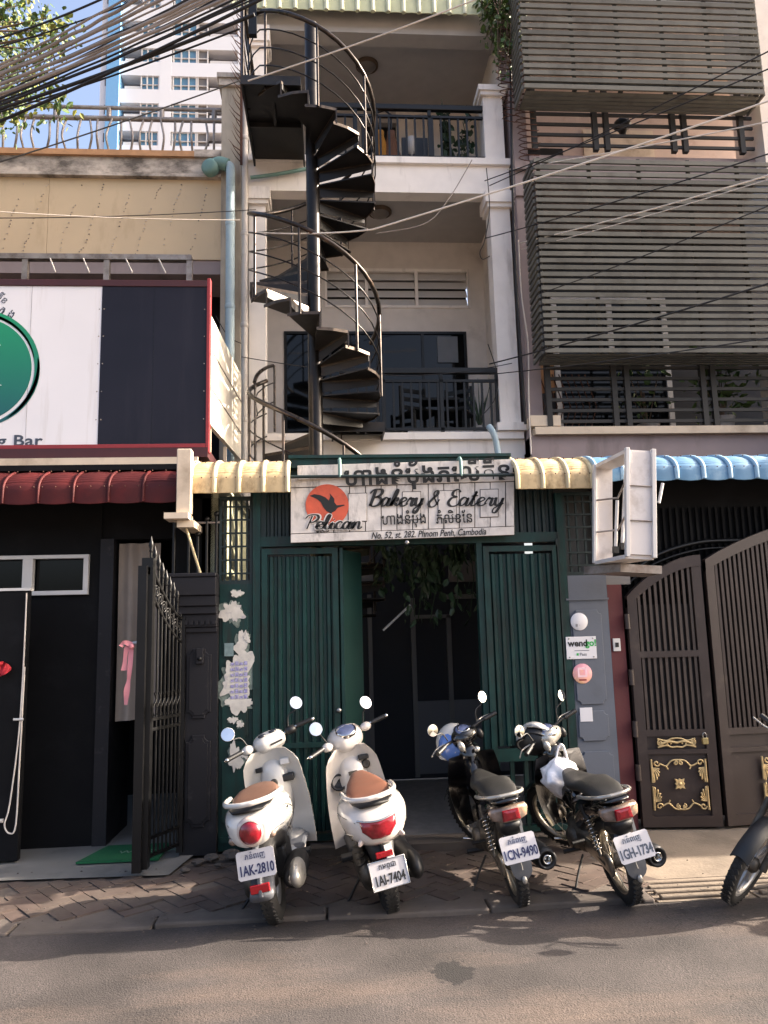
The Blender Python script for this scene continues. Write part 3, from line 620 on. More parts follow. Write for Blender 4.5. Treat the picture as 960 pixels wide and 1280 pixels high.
# blue down pipe with green elbow, white pipe
dp = thing('down_pipe', 'pale blue plastic down pipe with a green elbow at the stained parapet', 'pipe', (-1.1, 2.15, 4))
MB().tube(smooth_path([(-1.13,2.14,6.98),(-1.075,2.13,6.95),(-1.065,2.12,6.85)],4)+[(-1.065,2.12,3.0)], .052, 14).build('pipe', M['pipeblue'], dp)
MB().tube(smooth_path([(-1.33,2.2,6.97),(-1.2,2.15,7.0),(-1.1,2.14,6.97)],4), .075, 14).build('elbow', M['pipegreen'], dp); MB().lathe((-1.3,2.14,6.94), (-.3,-1,0), [(.1,-.04),(.1,.03),(.06,.05),(.001,.05)], 16).build('end_cap', M['pipegreen'], dp)
for z in (6.2, 5.2, 4.3): MB().lathe((-1.065,2.12,z), (0,0,1), [(.053,0),(.058,.01),(.058,.05),(.053,.06)], 14).build('collar', M['pipeblue'], dp)
wp = thing('rain_pipe', 'tall off-white rain pipe between the grey column and the white shophouse', 'pipe', (-.9, 2.2, 3))
MB().tube([(-.91,2.16,3.0),(-.905,2.16,9.2)], .038, 12).build('pipe', M['pipewhite'], wp)
for z in (3.9, 5.0, 6.1, 7.3, 8.3): MB().lathe((-.908,2.16,z), (0,0,1), [(.038,0),(.045,.01),(.045,.05),(.038,.06)], 12).build('collar', M['pipewhite'], wp)
# anti-climb spikes on the column corner
sp = thing('anti_climb_spikes', 'rusty upright strip of anti-climb spikes between the two roofs', 'spikes', (-.93, 2.1, 7.4))
MB().box(-.955,-.925,2.08,2.1,6.95,9.2).build('strip', M['rust'], sp)
sm = MB().tube([(0,0,0),(-.06,-.04,.05),(-.11,-.07,.13)], [.007,.005,.001], 5).mesh('spike', M['rust'])
for i in range(30): piece('spike', sm, sp, (-.94, 2.08, 6.97+.072*i), (0,0,.3*math.sin(i*2.3)), (1+.2*math.sin(i),1,1))
# frame with brackets above the billboard
fr = thing('sign_support_frame', 'grey steel support frame on short struts above the billboard', 'frame', (-2.4, 1.9, 5.5))
MB().box(-6, -1.45, 1.86, 1.94, 5.66, 5.72).build('beam', M['rail'], fr)
for x in (-1.475, -3.22, -4.8, -2.36): MB().box(x-.03, x+.03, 1.87, 1.93, 5.3, 5.66).build('strut', M['rail'], fr)
for x in (-2.6,-2.95,-2.15,-1.8): MB().tube([(x,1.85,5.66),(x+.1,1.75,5.45)], .008, 5).build('wire', M['cablewhite'], fr)
# billboard box
BY0 = .4
bb = thing('billboard', 'large white and dark box billboard with a green round logo above the red awning', 'billboard', (-2.5, BY0, 3.2))
XR = -1.045; XD = -1.955; zb, zt = 3.20, 4.69
MB().box(-5.2, XD, BY0, BY0+.03, zb+.03, zt-.03).build('white_panel', M['signwhite'], bb); MB().box(XD, XR, BY0-.003, BY0+.03, zb+.03, zt-.03).build('dark_panel', M['signdark'], bb)
MB().box(-5.2, XR+.0, BY0-.012, BY0+.05, zt-.03, zt+.03).build('top_trim', M['darkred'], bb, bevel=.004); MB().box(-5.2, XR, BY0-.012, BY0+.05, zb-.005, zb+.03).build('bottom_trim', M['signred'], bb, bevel=.004)
MB().box(-5.2, XR+.02, BY0-.02, 1.2, zb-.09, zb-.006).build('bottom_frame', M['darkred'], bb)
MB().box(XR, XR+.032, BY0-.014, BY0+.06, zb-.05, zt+.05).build('side_trim', M['signred'], bb, bevel=.005)
sf = mat('sign_side_face', 'd9d2c4', .5, var=.04, bump=0)
MB().add([(XR+.03,BY0+.06,3.42),(-.93,2.06,3.46),(-.93,2.06,4.41),(XR+.03,BY0+.06,4.42),(XR-.01,BY0+.06,3.42),(-.965,2.06,3.46),(-.965,2.06,4.41),(XR-.01,BY0+.06,4.42)],[[0,1,2,3],[4,7,6,5],[0,4,5,1],[1,5,6,2],[2,6,7,3],[3,7,4,0]]).build('side_panel', sf, bb)
for zz_ in (3.75, 4.1): MB().beam((XR+.034,BY0+.08,zz_),(-.925,2.04,zz_),.006,.012).build('sheet_seam', M['rail'], bb)
for zz_ in (3.45,3.7,3.95,4.2,4.45):
    for xx_ in (XD+.02, XR-.02, XD-.02, XD-1.2): MB().lathe((xx_,BY0-.003 if xx_ > XD else BY0,zz_),(0,-1,0),[(.006,0),(.005,.002),(.001,.003)],8).build('screw', M['rail'], bb)
MB().box(XD-.6,XD-.598,BY0-.0012,BY0+.001,zb+.03,zt-.03).build('sheet_seam', M['rail'], bb); MB().box(XD+.45,XD+.452,BY0-.0042,BY0+.001,zb+.03,zt-.03).build('sheet_seam', M['iron'], bb)
for x_, y_ in ((XR+.0,.6),(-1.0,1.3),(-.96,1.95)): MB().box(x_-.015,x_+.015,y_-.015,y_+.015,3.05,3.42).build('side_strut', M['cream'], bb)
MB().beam((-1.9,BY0,3.1),(-1.75,1.2,2.98),.04,.04).build('strut', M['iron'], bb)
# round logo with a brush stroke ring, mostly beyond the left edge of the picture
lc = at(-31, 462, BY0)
def lp(dx, dy): p = at(-31+dx, 462+dy, BY0); return (p.x, p.z)
lr = (lp(71,0)[0]-lp(-71,0)[0])/2
disc = [(lc.x+lr*math.cos(2*PI*i/64), lc.z+lr*math.sin(2*PI*i/64)) for i in range(64)]
gm_ = bpy.data.materials.new('logo_gradient'); gm_.use_nodes = True; n = gm_.node_tree.nodes; l = gm_.node_tree.links
gp = n.new('ShaderNodeNewGeometry'); sx_ = n.new('ShaderNodeSeparateXYZ'); l.new(gp.outputs['Position'], sx_.inputs[0]); gr_ = n.new('ShaderNodeMapRange'); gr_.inputs[1].default_value = lc.z-lr; gr_.inputs[2].default_value = lc.z+lr; l.new(sx_.outputs['Z'], gr_.inputs[0])
cr = n.new('ShaderNodeMix'); cr.data_type = 'RGBA'; cr.inputs[6].default_value = (*rgb('0f4f55'),1); cr.inputs[7].default_value = (*rgb('12875a'),1); l.new(gr_.outputs[0], cr.inputs[0]); l.new(cr.outputs[2], n['Principled BSDF'].inputs['Base Color']); n['Principled BSDF'].inputs['Roughness'].default_value = .35
MB().prism(disc, 'y', BY0-.004, BY0-.001).build('logo_disc', gm_, bb)
def arc_band(r0, r1, a0, a1, off=0, k=40, tp=True):
    o = []; i_ = []
    for j in range(k+1):
        t = j/k; a = R(a0+(a1-a0)*t); w_ = (r1-r0)*(math.sin(PI*t)**.5 if tp else 1)
        rm = (r0+r1)/2+off*t; o.append((lc.x+(rm+w_/2)*math.cos(a), lc.z+(rm+w_/2)*math.sin(a))); i_.append((lc.x+(rm-w_/2)*math.cos(a), lc.z+(rm-w_/2)*math.sin(a)))
    mb = MB(); n_ = len(o)
    vs = [(p[0], BY0-.004, p[1]) for p in o]+[(p[0], BY0-.004, p[1]) for p in i_]
    return mb.add(vs, [[j, j+1, n_+j+1, n_+j] for j in range(n_)[:-1]])
q = lr/71
arc_band(74*q, 82*q, -58, 175, 0).build('brush_ring', gm_, bb); arc_band(74*q, 80*q, -75, 12, 3*q).build('brush_ring', gm_, bb); arc_band(73*q, 77*q, 10, 160, 2*q).build('brush_ring', gm_, bb)
for (x0,y0,x1,y1,wd) in ((-60,-34,32,-30,6),(-5,-34,-30,40,8),(-45,22,33,20,5),(-60,-10,-20,-5,6)):
    a, b = lp(x0,y0), lp(x1,y1); MB().beam((a[0],BY0-.006,a[1]),(b[0],BY0-.006,b[1]),.004,wd*q*1.0, up=(0,1,0)).build('logo_stroke', M['signwhite'], bb)
p = at(-2, 557.5, BY0); text('g Bar', (p.x-.01, BY0-.002, p.z), .135, M['inkgrey'], bb, ext=.001, sx=1.25, bold=.0025, sp=1.05)
for k, ch in enumerate('ហាង'):
    p = at(-8+8*k, 388-2*k+5*k, BY0); text(ch, (p.x, BY0-.002, p.z), .1, M['inkgrey'], bb, rot=(PI/2, R(35), 0), ext=.001)
p = at(3, 374, BY0); text('គីខ', (p.x-.06, BY0-.002, p.z+.02), .085, M['inkgrey'], bb, rot=(PI/2, R(40), 0), ext=.001)
# red awning and its lacy fascia
awning('red_awning', 'dark red corrugated barrel awning below the billboard', -5.0, -1.14, M['redsheet'], M['redsheet'], .26, zb=2.61, zt=2.93, yf=-.3, yb=.28, ribr=.011, sag=.012)
fa = thing('fascia_trim', 'cream pierced metal trim between the billboard and the red awning', 'trim', (-3, .3, 2.98))
MB().box(-5, -1.1, .33, .36, 2.92, 3.1).build('board', M['cream'], fa)
mm_ = MB()
for i in range(70): x = -5+.056*i; mm_.lathe((x,.325,3.0), (0,-1,0), [(.022,0),(.026,.006),(.02,.01),(.012,.006)], 8)
mm_.build('lace', M['creamrib'], fa, kind='stuff')
# bracket post
bp_ = thing('bracket_post', 'cream painted bracket with a diagonal stay between the red and cream awnings', 'bracket', (-1.1,-.35,2.5))
a = at(222,570,-.35); b = at(239,642,-.35)
MB().box(a.x, b.x+.0, -.38, -.28, b.z, a.z+.05).build('post', M['cream'], bp_, bevel=.006)
MB().box(a.x-.08, b.x-.01, -.42, -.22, b.z-.045, b.z).build('foot', M['cream'], bp_); MB().box(a.x+.0, b.x+.02, -.34, .04, b.z-.1, b.z-.048).build('arm', M['cream'], bp_)
MB().tube([at(231,655,-.25), at(251,718,-.08)], .011, 6).build('stay', M['creamrib'], bp_)
# black shop front
bs = thing('black_shopfront', 'black painted shopfront wall with a white framed window on the far left', 'shopfront', (-2.5,.3,0))
def bw_(x0,x1,y0,y1,z0,z1,m,nm='wall',**k): return MB().box(x0,x1,y0,y1,z0,z1).build(nm,m,bs,**k)
wz0, wz1 = 1.95, 2.275
WE = at(120,900,.28).x; JE = at(138,900,.3).x
bw_(-5,WE,.28,.45,0,wz0,M['black']); bw_(-5,-2.9,.28,.45,wz0,wz1,M['black']); bw_(-1.95,WE,.28,.45,wz0,wz1,M['black']); bw_(-5,WE,.28,.45,wz1,3.0,M['black']); bw_(WE,-1.0,.3,.45,2.4,3.0,M['black'],nm='lintel')
bw_(WE,JE,.26,.9,0,2.4,M['charcoal'],nm='jamb'); bw_(-5,-1.0,2.2,2.3,0,3,M['black']); bw_(-1.02,-.93,.1,2.2,0,2.9,M['black'])
bw_(-5,-1.0,-.1,2.9,2.9,2.945,M['black'],nm='soffit')
wf = MB().box(-2.9,-1.95,.24,.3,wz0,wz0+.035).box(-2.9,-1.95,.24,.3,wz1-.03,wz1).box(-2.9,-2.87,.24,.3,wz0+.035,wz1-.03).box(-1.99,-1.95,.24,.3,wz0+.035,wz1-.03).box(-2.47,-2.39,.24,.3,wz0+.035,wz1-.03).build('window', M['upvc'], bs, bevel=.003)
bw_(-2.9,-1.95,.32,.33,wz0,wz1,M['glass'],nm='pane')
pp = MB(); 
# folded black panel leaf at the far left with a white cable
lf = thing('panel_leaf', 'black folding panel at the far left with a thin white cable hanging on it', 'panel', (-2.5,-.05,0))
MB().box(-3.4,-2.28,-.1,-.04,.02,1.97).build('leaf', M['black'], lf, bevel=.006); MB().box(-3.4,-2.27,-.11,-.03,1.97,1.99).build('cap', M['upvc'], lf)
MB().tube(smooth_path([(-2.29,-.12,1.95),(-2.29,-.12,1.4),(-2.3,-.125,.9),(-2.34,-.13,.42),(-2.37,-.13,.28),(-2.33,-.13,.22),(-2.29,-.13,.28),(-2.285,-.125,.7),(-2.28,-.12,1.4)],5), .006, 6).build('cable', M['cablewhite'], lf)
MB().tube([(-2.46,-.13,.31),(-2.38,-.13,.31)], .015, 6).build('plug', M['cablewhite'], lf); MB().tube([(-2.34,-.13,1.02),(-2.27,-.13,1.02)], .01, 6).build('clip', M['upvc'], lf)

rb = tag(MB().rings([[(-2.44+.05*math.cos(a)+.02*math.cos(3*a), -.14+.02*math.sin(2*a), 1.38+.05*math.sin(a)+z_) for a in [2*PI*i/12 for i in range(12)]] for z_ in (0,.01,.02)]).build('red_bow', mat('red_cloth','b3202c',.7,bump=.1)), 'small red cloth bow at the far left edge', 'bow')
# curtain with pink ribbon
ct = MB()
def cf(u, v):
    return (JE+.02+.34*u, .36+.02*math.sin(u*16)+.008*math.sin(v*5), .93+1.44*v+.02*u*(1-v))
ct.shell(cf, 30, 8, (0,.004,0)); ct = ct.build('curtain', M['cloth']); tag(ct, 'plain greyish hanging cloth behind the black iron gate leaf', 'curtain')
rb = thing('ribbon', 'pink ribbon tied to the handle of the black iron gate leaf', 'ribbon', (-1.33,-.5,1.4))
rz = at(166,805,-.5)
MB().tube([at(153,806,-.5), at(174,803,-.52)], .012, 8).build('handle', M['upvc'], rb)
def ribbon(pts, w, nm='tail'):
    P = [Vector(p) for p in smooth_path(pts, 5)]; mb = MB()
    vs = []; 
    for i, p_ in enumerate(P):
        d = (P[min(i+1,len(P)-1)]-P[max(i-1,0)]).normalized(); s_ = Vector((d.z,.3*math.sin(i*.6),-d.x)).normalized(); ww = w*(1+.25*math.sin(i*.7))
        vs += [p_-s_*ww, p_+s_*ww+Vector((0,.008*math.sin(i),0))]
    n_ = len(P); v2 = [v+Vector((0,.003,0)) for v in vs]
    mb.add(vs, [[2*i,2*i+1,2*i+3,2*i+2] for i in range(n_-1)], True); mb.add(v2, [[2*i,2*i+2,2*i+3,2*i+1] for i in range(n_-1)], True); return mb.build(nm, M['pink'], rb)
ribbon([at(165,806,-.53), at(158,812,-.53), at(155,838,-.53)], .018); ribbon([at(164,806,-.54), at(162,840,-.54), at(159,860,-.54), at(157,881,-.54)], .016); ribbon([at(165,806,-.55), at(155,803,-.55), at(151,808,-.55)], .014); MB().ball(at(165,808,-.55), .02, 10, 6).build('knot', M['pink'], rb)
# black iron gate leaf, swung out towards the street
gl = thing('iron_gate_leaf', 'black spear-topped iron gate leaf swung open towards the street beside the charcoal pillar', 'gate', (-1.1,-.1,0))
H = Vector((-1.12,-.13,0)); E_ = GP0(178,1093); I = M['iron']
def gp_(t, z): p_ = H.lerp(E_, t); return Vector((p_.x, p_.y, z))
def topz(t): return 1.72+.42*t**1.5
for t_, wd in ((0,.045),(1,.08)): MB().beam(gp_(t_,.04), gp_(t_,topz(t_)+.02), wd, wd).build('post', I, gl)
MB().beam(gp_(1.14,.03), gp_(1.14,2.1), .06, .06).build('post', I, gl)
for z in (.1,.22,.95,1.02): MB().beam(gp_(.03,z), gp_(.97,z), .022, .022).build('cross_bar', I, gl)
MB().tube([gp_(t/10, topz(t/10)) for t in range(11)], .015, 6).build('arched_rail', I, gl); MB().tube([gp_(t/10, topz(t/10)-.17) for t in range(11)], .013, 6).build('arched_rail', I, gl)
for k in range(9):
    t_ = .06+.11*k; zt_ = topz(t_)+.1
    b_ = MB().tube([gp_(t_,.1), gp_(t_,zt_)], .009, 6).build('bar', I, gl); MB().lathe(gp_(t_,zt_), (0,0,1), [(.009,0),(.016,.01),(.01,.025),(.02,.05),(.014,.075),(.001,.12)], 8).build('spear_head', I, b_)
for k in range(8):
    t_ = .115+.11*k; c_ = gp_(t_, topz(t_)-.085); d_ = (E_-H).normalized()
    MB().tube([c_+d_*(.028*(1-j/26)*math.cos(j*.5))+Vector((0,0,.05*(1-j/30)*math.sin(j*.5))) for j in range(22)], .006, 5).build('scroll', I, gl)
    c_ = gp_(t_, 1.12); MB().tube([c_+d_*(.02*math.sin(j*.8))+Vector((0,0,.02*j-.08)) for j in range(9)], .007, 5).build('scroll', I, gl)
MB().box(E_.x-.02,E_.x+.02,E_.y-.04,E_.y,2.04,2.09).build('latch', M['creamrib'], gl)
# charcoal pillar with moulded capital
def octo(x0,x1,z0,z1,c):  # notched corner panel outline
    return [(x0+c,z0),(x1-c,z0),(x1-c,z0+c*.5),(x1-c*.5,z0+c),(x1,z0+c),(x1,z1-c),(x1-c*.5,z1-c),(x1-c,z1-c*.5),(x1-c,z1),(x0+c,z1),(x0+c,z1-c*.5),(x0+c*.5,z1-c),(x0,z1-c),(x0,z0+c),(x0+c*.5,z0+c),(x0+c,z0+c*.5)]
dpz = thing('charcoal_pillar', 'charcoal painted gate pillar with moulded capital and notched panels', 'pillar', (-1.0,-.05,0)); D = M['charcoal']
MB().box(-1.13,-.862,-.1,.1,0,1.62).build('shaft', D, dpz)
for k,(e_,z0_,z1_) in enumerate(((.02,1.62,1.66),(.035,1.66,1.76),(.06,1.76,1.82),(.08,1.82,1.90),(.10,1.90,2.04),(.11,2.04,2.07))): MB().box(-1.13-e_,-.862+min(e_,.0),-.1-e_,.1,z0_,z1_).build('capital', D, dpz, bevel=.006)
for k in range(7): MB().box(-1.15+.042*k,-1.125+.042*k,-.15,-.135,1.68,1.71).build('dentil', D, dpz)
for (z0_,z1_) in ((.98,1.5),(.2,.86)):
    MB().prism(octo(-1.09,-.905,z0_,z1_,.045), 'y', -.115, -.1).build('panel', D, dpz, bevel=.004); MB().prism(octo(-1.07,-.925,z0_+.025,z1_-.025,.035), 'y', -.122, -.115).build('panel', D, dpz, bevel=.003)
ic = thing('intercom', 'small dark doorbell on the upper panel of the charcoal pillar', 'doorbell', (-1.0,-.13,1.35))
p = at(250,820,-.13); MB().box(p.x-.028,p.x+.028,-.15,-.122,p.z-.06,p.z+.06).build('case', D, ic, bevel=.006); MB().lathe((p.x,-.15,p.z-.02),(0,-1,0),[(.016,0),(.016,.008),(.001,.01)],12).build('button', M['iron'], ic)
# rail pieces above the charcoal pillar
rt_ = thing('pillar_top_bars', 'short black iron bars with round knobs above the charcoal pillar', 'bars', (-1.0,-.05,2.07))
for x, h in ((-1.10,.44),(-.96,.42),(-.885,.46),(-1.03,.3)): b_ = MB().tube([(x,-.03,2.07),(x,-.03,2.07+h)], .013, 7).build('bar', I, rt_); MB().ball((x,-.03,2.07+h+.02), .022, 8, 6).build('knob', I, b_)
MB().tube([(-1.18,-.03,2.48),(-.86,-.03,2.48)], .01, 6).build('cross_bar', M['rail'], rt_); MB().tube([(-1.22,.0,2.07),(-1.22,.0,2.5)], .016, 6).build('bar', I, rt_)
bw_(-1.24,-.86,.1,.12,2.07,2.7,M['black'],nm='back_board')
# ------------------------------------------------------------------ green gate
gg = thing('green_gate', 'dark green steel gate frontage with ribbed sliding leaves under the bakery sign', 'gate', (.65,0,0)); G_ = M['green']; GD = M['greendark']
def gb(x0,x1,y0,y1,z0,z1,m=None,nm='frame_bar',p=None,**k): return MB().box(x0,x1,y0,y1,z0,z1).build(nm, m or G_, p or gg, **k)
gb(-.60,-.54,-.04,.06,0.04,2.9,nm='post'); gb(1.86,1.92,-.04,.06,0.04,2.68,nm='post'); gb(-.54,1.86,-.035,.055,2.28,2.36,nm='lintel'); gb(1.19,1.235,-.03,.05,.04,2.28,nm='post')
gb(-.54,1.86,-.03,.05,2.84,2.90,nm='lintel')
# upper fixed ribbed panels
def ribbed(x0,x1,z0,z1,y,m,p,pitch=.058,nm='rib',back=True):
    if back: MB().box(x0,x1,y+.012,y+.02,z0,z1).build('backing_sheet', m, p)
    rm = MB().prism([(-pitch*.36,0),(-pitch*.2,-.02),(pitch*.2,-.02),(pitch*.36,0)], 'z', 0, z1-z0).mesh(nm, m)
    n_ = int((x1-x0)/pitch)
    for i in range(n_): piece(nm, rm, p, (x0+(i+.5)*(x1-x0)/n_, y+.0125, z0))
for a,b in ((-.54,.0),(.05,.6),(.65,1.19),(1.235,1.86)): ribbed(a,b,2.36,2.84,.0,GD,gg)
for x in (0,.6): gb(x,x+.05,-.025,.045,2.36,2.84,nm='mullion')
# left leaf
def leaf(x0,x1,z0,z1,y,zs):
    f_ = .045; l_ = gb(x0,x1,y-.02,y+.02,z1-f_,z1,nm='leaf_frame'); gb(x0,x1,y-.02,y+.02,z0,z0+f_,nm='leaf_frame'); gb(x0,x0+f_,y-.02,y+.02,z0+f_,z1-f_,nm='leaf_frame'); gb(x1-f_,x1,y-.02,y+.02,z0+f_,z1-f_,nm='leaf_frame')
    e_ = [z0+f_]+zs+[z1-f_]
    for a_,b_ in zip(e_[:-1],e_[1:]): ribbed(x0+f_,x1-f_,a_+.02,b_-.02,y,G_,gg)
    for z_ in zs: gb(x0+f_,x1-f_,y-.018,y+.018,z_-.02,z_+.02,nm='cross_bar')
leaf(-.53,.07,.05,2.26,-.03,[.75])
leaf(1.24,1.85,.62,2.25,-.03,[])
gb(.085,.11,-.045,-.005,.3,2.26,nm='hinge_post')
MB().lathe((.06,-.055,1.0),(0,-1,0),[(.02,0),(.02,.012),(.001,.014)],10).build('latch', M['chrome'], gg)
# inward folded leaf
MB().add([(.10,.0,.06),(.27,.30,.06),(.27,.30,2.25),(.10,0,2.25),(.075,.014,.06),(.245,.314,.06),(.245,.314,2.25),(.075,.014,2.25)],[[0,1,2,3],[4,7,6,5],[0,4,5,1],[1,5,6,2],[2,6,7,3],[3,7,4,0]]).build('folded_leaf', mat('green_leaf_paint','0d2e2b',.4,var=.12,bump=.15,dirt='0f2b29',dscale=3,damt=.25), gg)
# lower broken part of the right leaf
gb(1.24,1.85,-.05,.0,.57,.62,nm='cross_bar'); gb(1.24,1.85,-.05,.0,.05,.09,nm='cross_bar')
for i in range(6): gb(1.27+.11*i,1.30+.11*i,-.04,-.01,.09,.57,nm='bar')
ribbed(1.5,1.85,.09,.57,.03,GD,gg)
# gap next to right leaf: thin rusty track
gb(1.84,1.86,-.05,.0,.1,2.3,M['greendark'],nm='track')
# moulded green pillar with torn posters (left)
gp2 = thing('green_pillar', 'dark green moulded pillar plastered with torn posters left of the ribbed gate', 'pillar', (-.73,0,0))
def gq(x0,x1,y0,y1,z0,z1,m=None,nm='shaft',**k): return MB().box(x0,x1,y0,y1,z0,z1).build(nm, m or G_, gp2, **k)
gq(-.858,-.605,-.02,.1,0,1.99); gq(-.845,-.62,-.03,-.02,.06,.1,nm='moulding')
for z0_,z1_ in ((1.42,1.78),(.80,1.30),(.18,.68)): MB().prism(octo(-.835,-.635,z0_,z1_,.03), 'y', -.032, -.02).build('panel', G_, gp2, bevel=.004)
ps = mat('poster_print', '9c98b8', .9, var=.5, scale=70, bump=0, dirt='6a66a0', dscale=30, damt=.6)
for k,(cx_,cz_,rx_,rz_) in enumerate(((290,765,11,14),(296,742,6,5),(303,812,8,20),(297,852,20,28),(298,878,14,7),(291,900,5,4),(300,905,4,4),(294,947,8,14),(305,943,4,5),(309,797,3,6))):
    c_ = at(cx_,cz_,-.034); s_ = .00635
    MB().prism(blob(c_.x, c_.z, rx_*s_*1.06, rz_*s_*1.04, 40, .6, seed=k+40), 'y', -.0350-.0002*k, -.033).build('paste_layer', M['pastelayer'], gp2); MB().prism(blob(c_.x, c_.z, rx_*s_, rz_*s_, 40, .6, seed=k+3), 'y', -.0385-.0006*k, -.0345).build('torn_poster', M['paper'], gp2)
c_ = at(299,850,-.04)
for r_ in range(7):
    for q_ in range(4): MB().box(c_.x-.065+.034*q_, c_.x-.065+.034*q_+.026, -.0435, -.0425, c_.z-.14+.042*r_, c_.z-.14+.042*r_+.02+.01*(q_%2)).build('print_block', ps, gp2)
c_ = at(287,812,-.04); MB().box(c_.x-.04,c_.x+.03,-.040,-.034,c_.z-.05,c_.z+.05).build('poster', mat('green_grey_paper','6d7f80',.9,var=.2,scale=30,bump=.2), gp2)
# window grills either side
def grill(label, x0,x1,z0,z1,nv,nh):
    t = thing('window_grill', label, 'grill', ((x0+x1)/2,0,z0), 'green window grills beside the sign'); 
    vm_ = MB().box(-.008,.008,-.008,.008,0,z1-z0).mesh('bar', GD); hm_ = MB().box(0,x1-x0,-.006,.006,-.007,.007).mesh('cross_bar', GD)
    for i in range(nv): piece('bar', vm_, t, (x0+(x1-x0)*(i+.5)/nv, 0, z0))
    for i in range(nh): piece('cross_bar', hm_, t, (x0, -.0155, z0+(z1-z0)*(i+.5)/nh))
    for a_,b_,c_,d_ in ((x0-.02,x0,z0,z1),(x1,x1+.02,z0,z1),(x0-.02,x1+.02,z0-.03,z0),(x0-.02,x1+.02,z1,z1+.03)): MB().box(a_,b_,-.02,.02,c_,d_).build('frame', GD, t)
grill('tall barred window grill with daylight behind, left of the bakery sign', -.845,-.625,2.02,2.66,5,6); grill('barred window grill behind the empty light box', 1.94,2.2,2.03,2.66,4,6)
MB().box(1.93,2.3,.3,.33,2.0,2.9).build('pane', mat('dusty_glass','56544f',.4,var=.15,bump=0), gg); None if True else MB().box(-.9,-.56,.5,.53,2.0,2.9).build('backing', mat('sunlit_sheet','d8d6b8',.6,var=.2,dirt='56664a',dscale=14,damt=.7,dstretch=(3,1,.6),bump=0), gg)
MB().box(-.62,-.52,-.01,.06,2.0,2.9).build('frame_bar', GD, gg)
# cream awnings, green beam and roller
cg = 'cream awnings beside the shop sign'
awning('cream_awning', 'sunlit cream corrugated awning left of the bakery sign', -1.05, -.31, M['creamsheet'], M['creamrib'], .185, zb=2.67, zt=2.985, group=cg)
awning('cream_awning', 'cream corrugated awning with brown stains right of the bakery sign', 1.49, 2.09, M['creamsheet'], M['creamrib'], .2, zb=2.67, zt=2.985, group=cg)
awning('blue_awning', 'sky blue corrugated barrel awning over the brown gate', 2.12, 6.1, M['bluesheet'], M['bluerib'], .22, zb=2.735, zt=2.985, sag=.015)
bm2 = thing('awning_beam', 'green steel beam with curved brackets above the bakery sign', 'beam', (.6,-.1,2.95))
MB().box(-.31,1.49,-.1,.05,2.90,2.985).build('beam', G_, bm2, bevel=.004); MB().box(-.31,1.49,-.125,-.1,2.975,3.0).build('lip', G_, bm2)
MB().tube([(-.31,-.24,2.80),(1.5,-.24,2.795)], .013, 8).build('bar', GD, bm2)
for x in (.095, 1.055): MB().tube(smooth_path([(x,-.1,2.95),(x,-.2,2.945),(x,-.235,2.9),(x,-.24,2.79)],4), .014, 6).build('bracket', M['pipegreen'], bm2)
# the painted sign board, tilted slightly
SY = -.16
def sp_(x, y): p_ = at(x, y, SY); return (p_.x, p_.z)
sg = thing('shop_sign', 'weathered white wooden bakery sign with a red disc and black bird', 'sign', (.6,SY,2.6)); Wd = M['wood']
A, B, C_, D_ = sp_(363,598), sp_(643,590), sp_(643,669), sp_(363,679)
def quad(u, v):  # u right, v down
    t_ = (A[0]+(B[0]-A[0])*u, A[1]+(B[1]-A[1])*u); b_ = (D_[0]+(C_[0]-D_[0])*u, D_[1]+(C_[1]-D_[1])*u)
    return (t_[0]+(b_[0]-t_[0])*v, t_[1]+(b_[1]-t_[1])*v)
MB().prism([quad(0,0),quad(1,0),quad(1,1),quad(0,1)], 'y', SY+.012, SY+.03).build('backboard', M['woodgap'], sg)
def plank(u0,u1,v0,v1,t_=0,nm='board',m=None,g_=.0035): 
    a_,b_,c_,d_ = quad(u0+g_/1.8,v0+.006),quad(u1-g_/1.8,v0+.006),quad(u1-g_/1.8,v1-.006),quad(u0+g_/1.8,v1-.006); return MB().prism([a_,b_,c_,d_],'y',SY-t_,SY+.012).build(nm, m or Wd, sg, bevel=.002)
plank(0,1,0,.15,.008,'rail_board'); plank(0,1,.86,1,.008,'rail_board'); plank(0,.12,.15,.86,.004,'stile_board'); plank(.96,1,.15,.86,.004,'stile_board')
for k in range(12): plank(.12+.07*k,.12+.07*(k+1),.15,.86,0)
for u in (.29,.53,.69,.88):
    MB().prism([quad(u-.0375,.26),quad(u+.0475,.26),quad(u+.0475,.71),quad(u-.0375,.71)],'y',SY-.003,SY-.0004).build('panel_joint', M['woodgap'], sg)
    MB().prism([quad(u-.035,.27),quad(u+.045,.27),quad(u+.045,.70),quad(u-.035,.70)],'y',SY-.007,SY-.0005).build('panel', Wd, sg, bevel=.003)
p0_, p1_ = sp_(372,588), sp_(373,603)
MB().prism([sp_(372,583),sp_(640,575),sp_(640,592),sp_(372,600)],'y',-.19,-.165).build('top_board', Wd, sg, bevel=.002)
def st_text(s_, x, y, size, **k): p_ = at(x, y, SY-.011); return text(s_, (p_.x, SY-.0105, p_.z), size, M['ink'], sg, rot=(PI/2, R(k.pop('tilt', -1.2)), 0), ext=.0008, **k)
